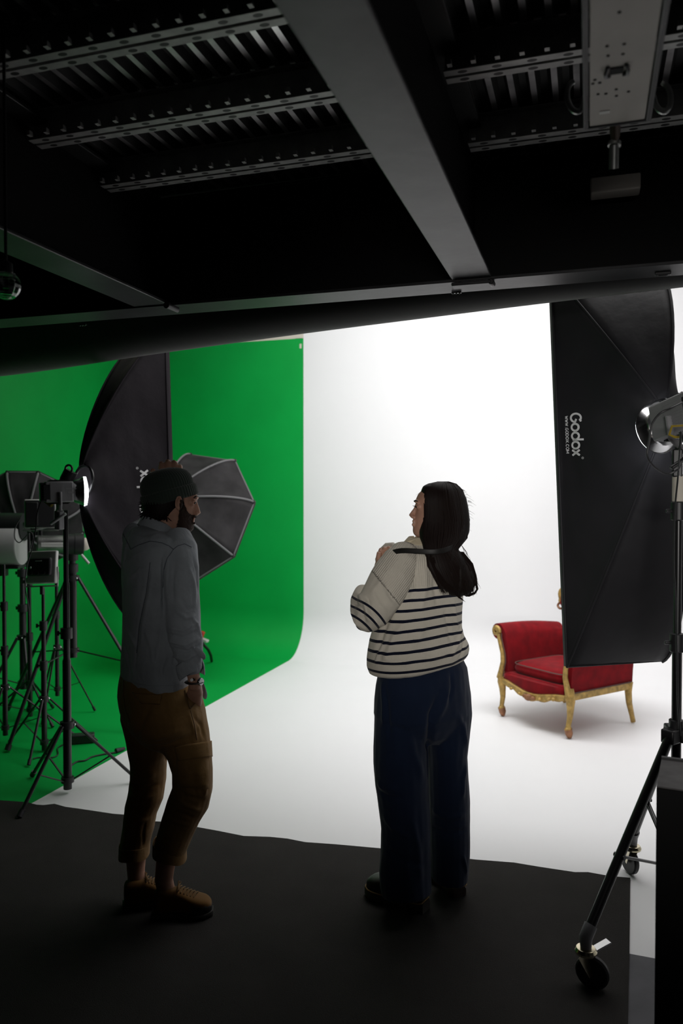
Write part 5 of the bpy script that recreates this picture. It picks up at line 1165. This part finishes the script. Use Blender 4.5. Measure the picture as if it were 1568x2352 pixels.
sw_f = [([(1040, 1370), (1045, 1420), (1056, 1470)], .010, .006), ([(1020, 1390), (1030, 1440), (1040, 1490)], .012, -.006), ([(1060, 1430), (1050, 1480), (1030, 1520)], .008, .008), ([(1066, 1470), (1062, 1500), (1050, 1520)], .008, -.008), ([(900, 1400), (880, 1450), (862, 1510)], .012, -.008), ([(935, 1420), (905, 1465), (880, 1530)], .012, .009), ([(950, 1300), (955, 1350), (930, 1400)], .012, -.008), ([(975, 1290), (978, 1350), (965, 1410)], .012, .007), ([(1000, 1300), (998, 1350), (1005, 1400)], .010, -.005), ([(940, 1340), (920, 1370), (912, 1400)], .008, .006), ([(955, 1500), (990, 1515), (1030, 1500)], .010, .006), ([(870, 1500), (900, 1520), (950, 1525)], .010, .006), ([(885, 1470), (870, 1500), (860, 1530)], .008, .006), ([(980, 1430), (960, 1470), (930, 1500)], .012, .006)]
mb = MB()
trunk(mb, [(1240, 948, 1012, -2, 3.05, .85), (1250, 925, 1038, -3, 3.05, .75), (1263, 906, 1052, -3, 3.04), (1285, 893, 1060, 0, 3.03), (1320, 886, 1064, 0, 3.03), (1370, 882, 1065, 0, 3.03), (1410, 872, 1062, 0, 3.03), (1440, 856, 1061, 0, 3.03), (1462, 849, 1066, 0, 3.03), (1485, 845, 1077, 2, 3.03), (1500, 843, 1079, 5, 3.03), (1514, 843, 1077, 9, 3.03), (1527, 849, 1071, 13, 3.03), (1532, 860, 1060, 13, 3.03)], 3.03, WA, .68)
limb(mb, [(1038, 1285, 3.15, 27, .06), (1020, 1340, 3.27, 30, .06), (980, 1372, 3.36, 32, .055), (935, 1350, 3.37, 28, .05), (905, 1305, 3.31, 20, .036)])
swt = remeshed('sweater', mb, M['knit'], wom, .0048, 4, torso_attr)
ARM = [(925, 1280, 2.965), (898, 1322, 2.93), (868, 1368, 2.905), (846, 1412, 2.90), (834, 1402, 2.96), (834, 1376, 3.02), (840, 1354, 3.07)]
def arm_attr(o):
    folds(o, [([(808, 1380), (830, 1400), (838, 1440)], .008, -.009), ([(820, 1360), (838, 1385), (850, 1430)], .008, .009), ([(806, 1400), (815, 1425), (830, 1448)], .006, .008), ([(850, 1350), (870, 1390), (890, 1410)], .010, .005), ([(840, 1365), (850, 1400), (872, 1440)], .008, -.008), ([(860, 1425), (875, 1440), (884, 1448)], .008, .006), ([(880, 1310), (890, 1350), (905, 1390)], .010, -.005), ([(905, 1290), (880, 1330), (850, 1365)], .012, .005), ([(815, 1420), (835, 1440), (855, 1455)], .006, -.007), ([(865, 1330), (885, 1370), (910, 1395)], .009, .005)], .003, (9, 9, 6))
    co, no = vn(o); pp = projpx(co); ax = np.array([-.60, .80]); rel = pp[:, :2]-np.array([851., 1395.])
    al = rel @ ax; per = rel @ np.array([.8, .6]); far = np.clip((pp[:, 2]-2.93)/.1, 0, 1)
    s1 = (al-per*per*.004)/19.0 + .35*far*np.clip((845-pp[:, 0])/20, 0, 1)
    # the turned-back forearm runs upwards, stripes keep counting around the elbow
    seam = al < -57+per*.25; attr(o, 'stripe', s1); attr(o, 'rib', np.where(seam, per/593., .3))
mb = MB(); limb(mb, [(932, 1268, 2.985, 34, .06), (922, 1290, 2.955, 45, .07), (904, 1322, 2.93, 50, .072), (882, 1360, 2.91, 49, .07), (860, 1396, 2.90, 45, .068), (850, 1415, 2.905, 40, .064)])
limb(mb, [(862, 1420, 2.905, 36, .06), (846, 1412, 2.91, 41, .06), (833, 1398, 2.95, 30, .05), (829, 1380, 3.0, 24, .045), (833, 1362, 3.05, 20, .04)])
arm_s = remeshed('sleeve', mb, M['knit'], wom, .0046, 5, arm_attr)
b = MB(); c = P(835, 1356, 3.03); b.tube([c+(RIGHT*.86+UP*.5)*(.032*math.cos(a))+FH*(.036*math.sin(a))+UP*.003*math.sin(a) for a in [2*PI*i/28 for i in range(28)]], .0065, 8, closed=True); M['navyk'] = mat('navy_knit', (.008, .010, .022), .9); b.build('sleeve_cuff', M['navyk'], arm_s)
# far sleeve cuff wrapping behind the hands
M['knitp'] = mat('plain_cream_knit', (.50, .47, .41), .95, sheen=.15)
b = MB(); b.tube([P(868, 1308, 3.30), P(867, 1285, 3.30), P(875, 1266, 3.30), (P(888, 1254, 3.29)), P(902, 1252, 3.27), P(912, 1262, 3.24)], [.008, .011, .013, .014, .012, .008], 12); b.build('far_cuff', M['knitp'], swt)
# waistband rib and shirt tail
# strap over the shoulder and round the hair
tsw = bvh([swt, arm_s])
b = MB(); c = [P(866, 1304, 3.12), P(878, 1290, 3.03), P(890, 1276, 2.95), P(903, 1267, 2.905), P(925, 1264, 2.87), P(955, 1266, 2.850), P(985, 1268, 2.832), P(1012, 1267, 2.832), P(1035, 1260, 2.86), P(1053, 1248, 2.93), P(1050, 1242, 3.1)]
rows = []
for p0 in [c[0].lerp(c[0], 0)]+c: rows.append([p0+UP*.0105, p0-UP*.0105])
b.grid(rows[1:]); b.build('shoulder_strap', M['leathr'], wom, solid=.003, subd=2, recalc=False)
# trousers
mb = MB()
trunk(mb, [(1515, 880, 1062, 6, 3.05), (1540, 869, 1074, 4, 3.05), (1570, 864, 1078, 0, 3.05), (1600, 861, 1081, 0, 3.05), (1635, 859, 1083, 0, 3.05), (1660, 875, 1072, 0, 3.05), (1685, 900, 1055, 0, 3.05), (1700, 925, 1035, 0, 3.05)], 3.05, WA, .74)
limb(mb, [(922, 1590, 3.02, 60, .12), (922, 1640, 3.02, 63.5, .125), (921, 1700, 3.01, 64, .125), (921, 1750, 3.0, 64, .12), (923, 1800, 2.995, 62, .115), (928, 1850, 2.99, 58.5, .11), (932, 1900, 2.985, 56.5, .105), (931, 1950, 2.98, 57, .105), (929, 2000, 2.975, 58, .105), (931, 2030, 2.97, 58, .105), (933, 2052, 2.965, 56, .105)], endk=.04)
limb(mb, [(1022, 1590, 3.09, 58, .12), (1024, 1640, 3.09, 59, .125), (1026, 1690, 3.10, 51, .12), (1026, 1735, 3.10, 45, .11), (1028, 1790, 3.105, 46, .105), (1031, 1840, 3.11, 47.5, .10), (1033, 1900, 3.11, 46, .10), (1034, 1960, 3.11, 45, .10), (1033, 1995, 3.11, 44, .10), (1032, 2015, 3.11, 43, .10)], endk=.04)
nf = [([(930, 1650), (950, 1730), (975, 1800)], .016, .006), ([(1010, 1590), (990, 1640), (984, 1720), (984, 1800)], .012, -.012), ([(1030, 1570), (1020, 1620), (1000, 1660)], .014, .006), ([(1035, 1540), (1038, 1580), (1030, 1620)], .008, -.005), ([(1050, 1640), (1065, 1670), (1072, 1720)], .012, .006), ([(875, 1560), (880, 1620), (878, 1680)], .010, .005), ([(885, 1570), (890, 1640), (895, 1720)], .010, -.004), ([(860, 1790), (880, 1810), (920, 1812)], .010, .006), ([(862, 1812), (890, 1830), (930, 1835)], .009, -.005), ([(870, 1860), (900, 1900), (950, 1930)], .012, .005), ([(880, 1940), (920, 1975), (975, 1985)], .012, -.005), ([(990, 1860), (1030, 1880), (1070, 1870)], .012, .005), ([(990, 1900), (1030, 1915), (1074, 1905)], .010, -.004), ([(1072, 1740), (1062, 1790), (1060, 1840)], .010, .006), ([(1062, 1960), (1070, 1990), (1072, 2015)], .008, .005), ([(940, 1860), (960, 1940), (965, 2040)], .014, .005)]
wt = remeshed('trousers', mb, M['navy'], wom, .0052, 4, lambda o: folds(o, [(l_, w_, h_*1.4) for l_, w_, h_ in nf], .0045, (7, 7, 3)))
patch('shirt_tail', bvh([wt]), [(866, 1548), (936, 1548), (931, 1561), (871, 1568)], M['creamc'], wom, .006, .003)
shoe('boot', wom, fpt(976, 2092), fpt(846, 2050), M['leathr'], M['sole'], sh=.038, wd=.054, ht=.085, boot=.12, welt=M['thread'])
shoe('boot', wom, fpt(1054, 2060), fpt(1000, 2006), M['leathr'], mat('brown_sole', (.035, .02, .015), .6), sh=.038, wd=.050, ht=.085, boot=.12, welt=M['thread'])
# hair: shaped volume, waves and stray strands
mb = MB()
def hrow(py, xl, xr, rd, d): c = P((xl+xr)/2, py, d); return [c+RIGHT*((xr-xl)/2*d/F*math.cos(2*PI*j/28))+FH*(rd*math.sin(2*PI*j/28)) for j in range(28)]
mb.rings([hrow(*r) for r in ((1107, 1000, 1028, .03, 3.03), (1110, 984, 1042, .05, 3.03), (1117, 971, 1054, .072, 3.03), (1128, 966, 1063, .086, 3.03), (1145, 968, 1070, .092, 3.03), (1165, 971, 1074, .094, 3.025), (1185, 970, 1077, .094, 3.02), (1205, 966, 1078, .092, 3.01), (1222, 962, 1077, .088, 2.99), (1238, 964, 1071, .078, 2.965), (1250, 970, 1058, .062, 2.94), (1262, 974, 1052, .052, 2.92), (1278, 976, 1062, .050, 2.905), (1300, 984, 1078, .050, 2.90), (1322, 996, 1088, .046, 2.90), (1342, 1008, 1090, .040, 2.90), (1358, 1022, 1084, .030, 2.90), (1370, 1042, 1072, .015, 2.90))])
def hairz(o):
    co, no = vn(o); pp = projpx(co); d_ = []
    for p, q in zip(co, pp):
        u_ = (q[0]-1020)/60; k_ = min(1, max(.12, (q[1]-1125)/60)); d_.append(k_*.0028*math.sin(u_*16+q[1]*.012+2*noise.noise(Vector((q[0]*.03, q[1]*.01, 0))))+k_*.003*noise.noise(Vector((q[0]*.12, q[1]*.012, q[2]*9))))
    setco(o, co+no*np.array(d_)[:, None])
whair = remeshed('hair', mb, M['hairm'], wom, .0046, 4, hairz)
M['lock'] = mat('brown_hair_strands', (.010, .0055, .0045), .6, spec=.18)
rnd = random.Random(11); mb = MB()
for i in range(170):   # locks down the back
    u_ = rnd.uniform(-1, 1); dz_ = rnd.uniform(-1, 1)
    def hx(py, lo, hi, k=u_): return (lo+hi)/2+(hi-lo)/2*k
    w0 = math.sqrt(max(0, 1-u_*u_)); j1, j2, j3 = [rnd.uniform(-3, 3) for _ in range(3)]; fl_ = rnd.uniform(-6, 8)
    pts = [P(hx(0, 1004, 1030), 1106.5, 3.025-.01*w0), P(hx(0, 988, 1048), 1112, 3.02-.058*w0), P(hx(0, 974, 1062), 1126, 3.02-.086*w0), P(hx(0, 970, 1070), 1150, 3.02-.093*w0), P(hx(0, 972, 1076)+j1, 1195, 3.01-.094*w0), P(hx(0, 968, 1072)+j2, 1235, 2.97-.08*w0), P(hx(0, 978, 1050), 1264, 2.915-.054*w0), P(hx(0, 984, 1078)+j3, 1300, 2.90-.052*w0), P(hx(0, 1000, 1090)+j1, 1335, 2.90-.044*w0), P(hx(0, 1014, 1088)+fl_, 1356+rnd.uniform(-6, 14), 2.90-.03*w0)]
    r_ = rnd.uniform(.0018, .0034); mb.tube(pts, [r_*.5, r_*.6, r_*.8, r_, r_, r_, r_, r_, r_*.8, r_*.15], 5)
# curls flicking out at the lower right
for i in range(26):
    a = rnd.uniform(-1, 1); o_ = rnd.uniform(-5, 5); e = rnd.uniform(-4, 4); r_ = rnd.uniform(.0014, .0034)
    pts = [P(1058+o_, 1268, 2.9), P(1080+o_, 1296+e, 2.9), P(1089+o_*.8, 1322, 2.90), P(1092+o_*.6, 1340, 2.905)] + ([P(1084+o_*.3, 1350+e*.3, 2.905), P(1077+e*.3, 1344, 2.91)] if i % 3 == 0 else [P(1096+o_*.2, 1352+e*.4, 2.905), P(1090, 1362+o_*.5, 2.905), P(1074+e, 1368+o_*.4, 2.905), P(1056+e, 1360+o_*.5, 2.90)])
    mb.tube(pts, [r_]*(len(pts)-1)+[.0003], 5)
for i in range(14):
    o_ = rnd.uniform(-5, 5); mb.tube([P(990+o_, 1280, 2.86), P(1002+o_, 1310, 2.86), P(1014+o_*1.5, 1335, 2.86), P(1030+o_*2, 1350, 2.86), P(1048+o_, 1368+o_, 2.87), P(1064+o_, 1378+o_, 2.87)], [.002, .0028, .0025, .0022, .0015, .0003], 5)
mb.build('locks', M['lock'], whair)
mb = MB()
for i in range(130):   # stray hairs along the outline
    a = rnd.uniform(-.35, 1.15)*PI; cx_, cy_ = 1017, 1165; ex, ey = 60, 60
    x_ = cx_+math.cos(a)*(ex-1); y_ = cy_-math.sin(a)*(ey-3) if a < PI and a > 0 else cy_-math.sin(a)*80
    if x_ < 966 and y_ > 1128: continue
    t_ = rnd.uniform(1, 6); k = rnd.uniform(-16, 16); d_ = rnd.uniform(2.98, 3.06)
    mb.tube([P(x_, y_, d_), P(x_+math.cos(a)*t_*.6+k*.3, y_-math.sin(a)*t_*.6+abs(k)*.2, d_), P(x_+math.cos(a)*t_*.7+k, y_-math.sin(a)*t_*.5+abs(k)*.7, d_)], [.0005, .0004, .0002], 4)
for i in range(40):
    t_ = rnd.random(); x_ = lerp(1056, 1096, t_**.6); y_ = lerp(1256, 1345, t_); k = rnd.uniform(2, 9)
    mb.tube([P(x_-3, y_-8, 2.9), P(x_+k*.6, y_+2, 2.9), P(x_+k, y_+rnd.uniform(8, 22), 2.9)], [.0006, .0005, .0002], 4)
mb.build('stray_hairs', M['lock'], whair)
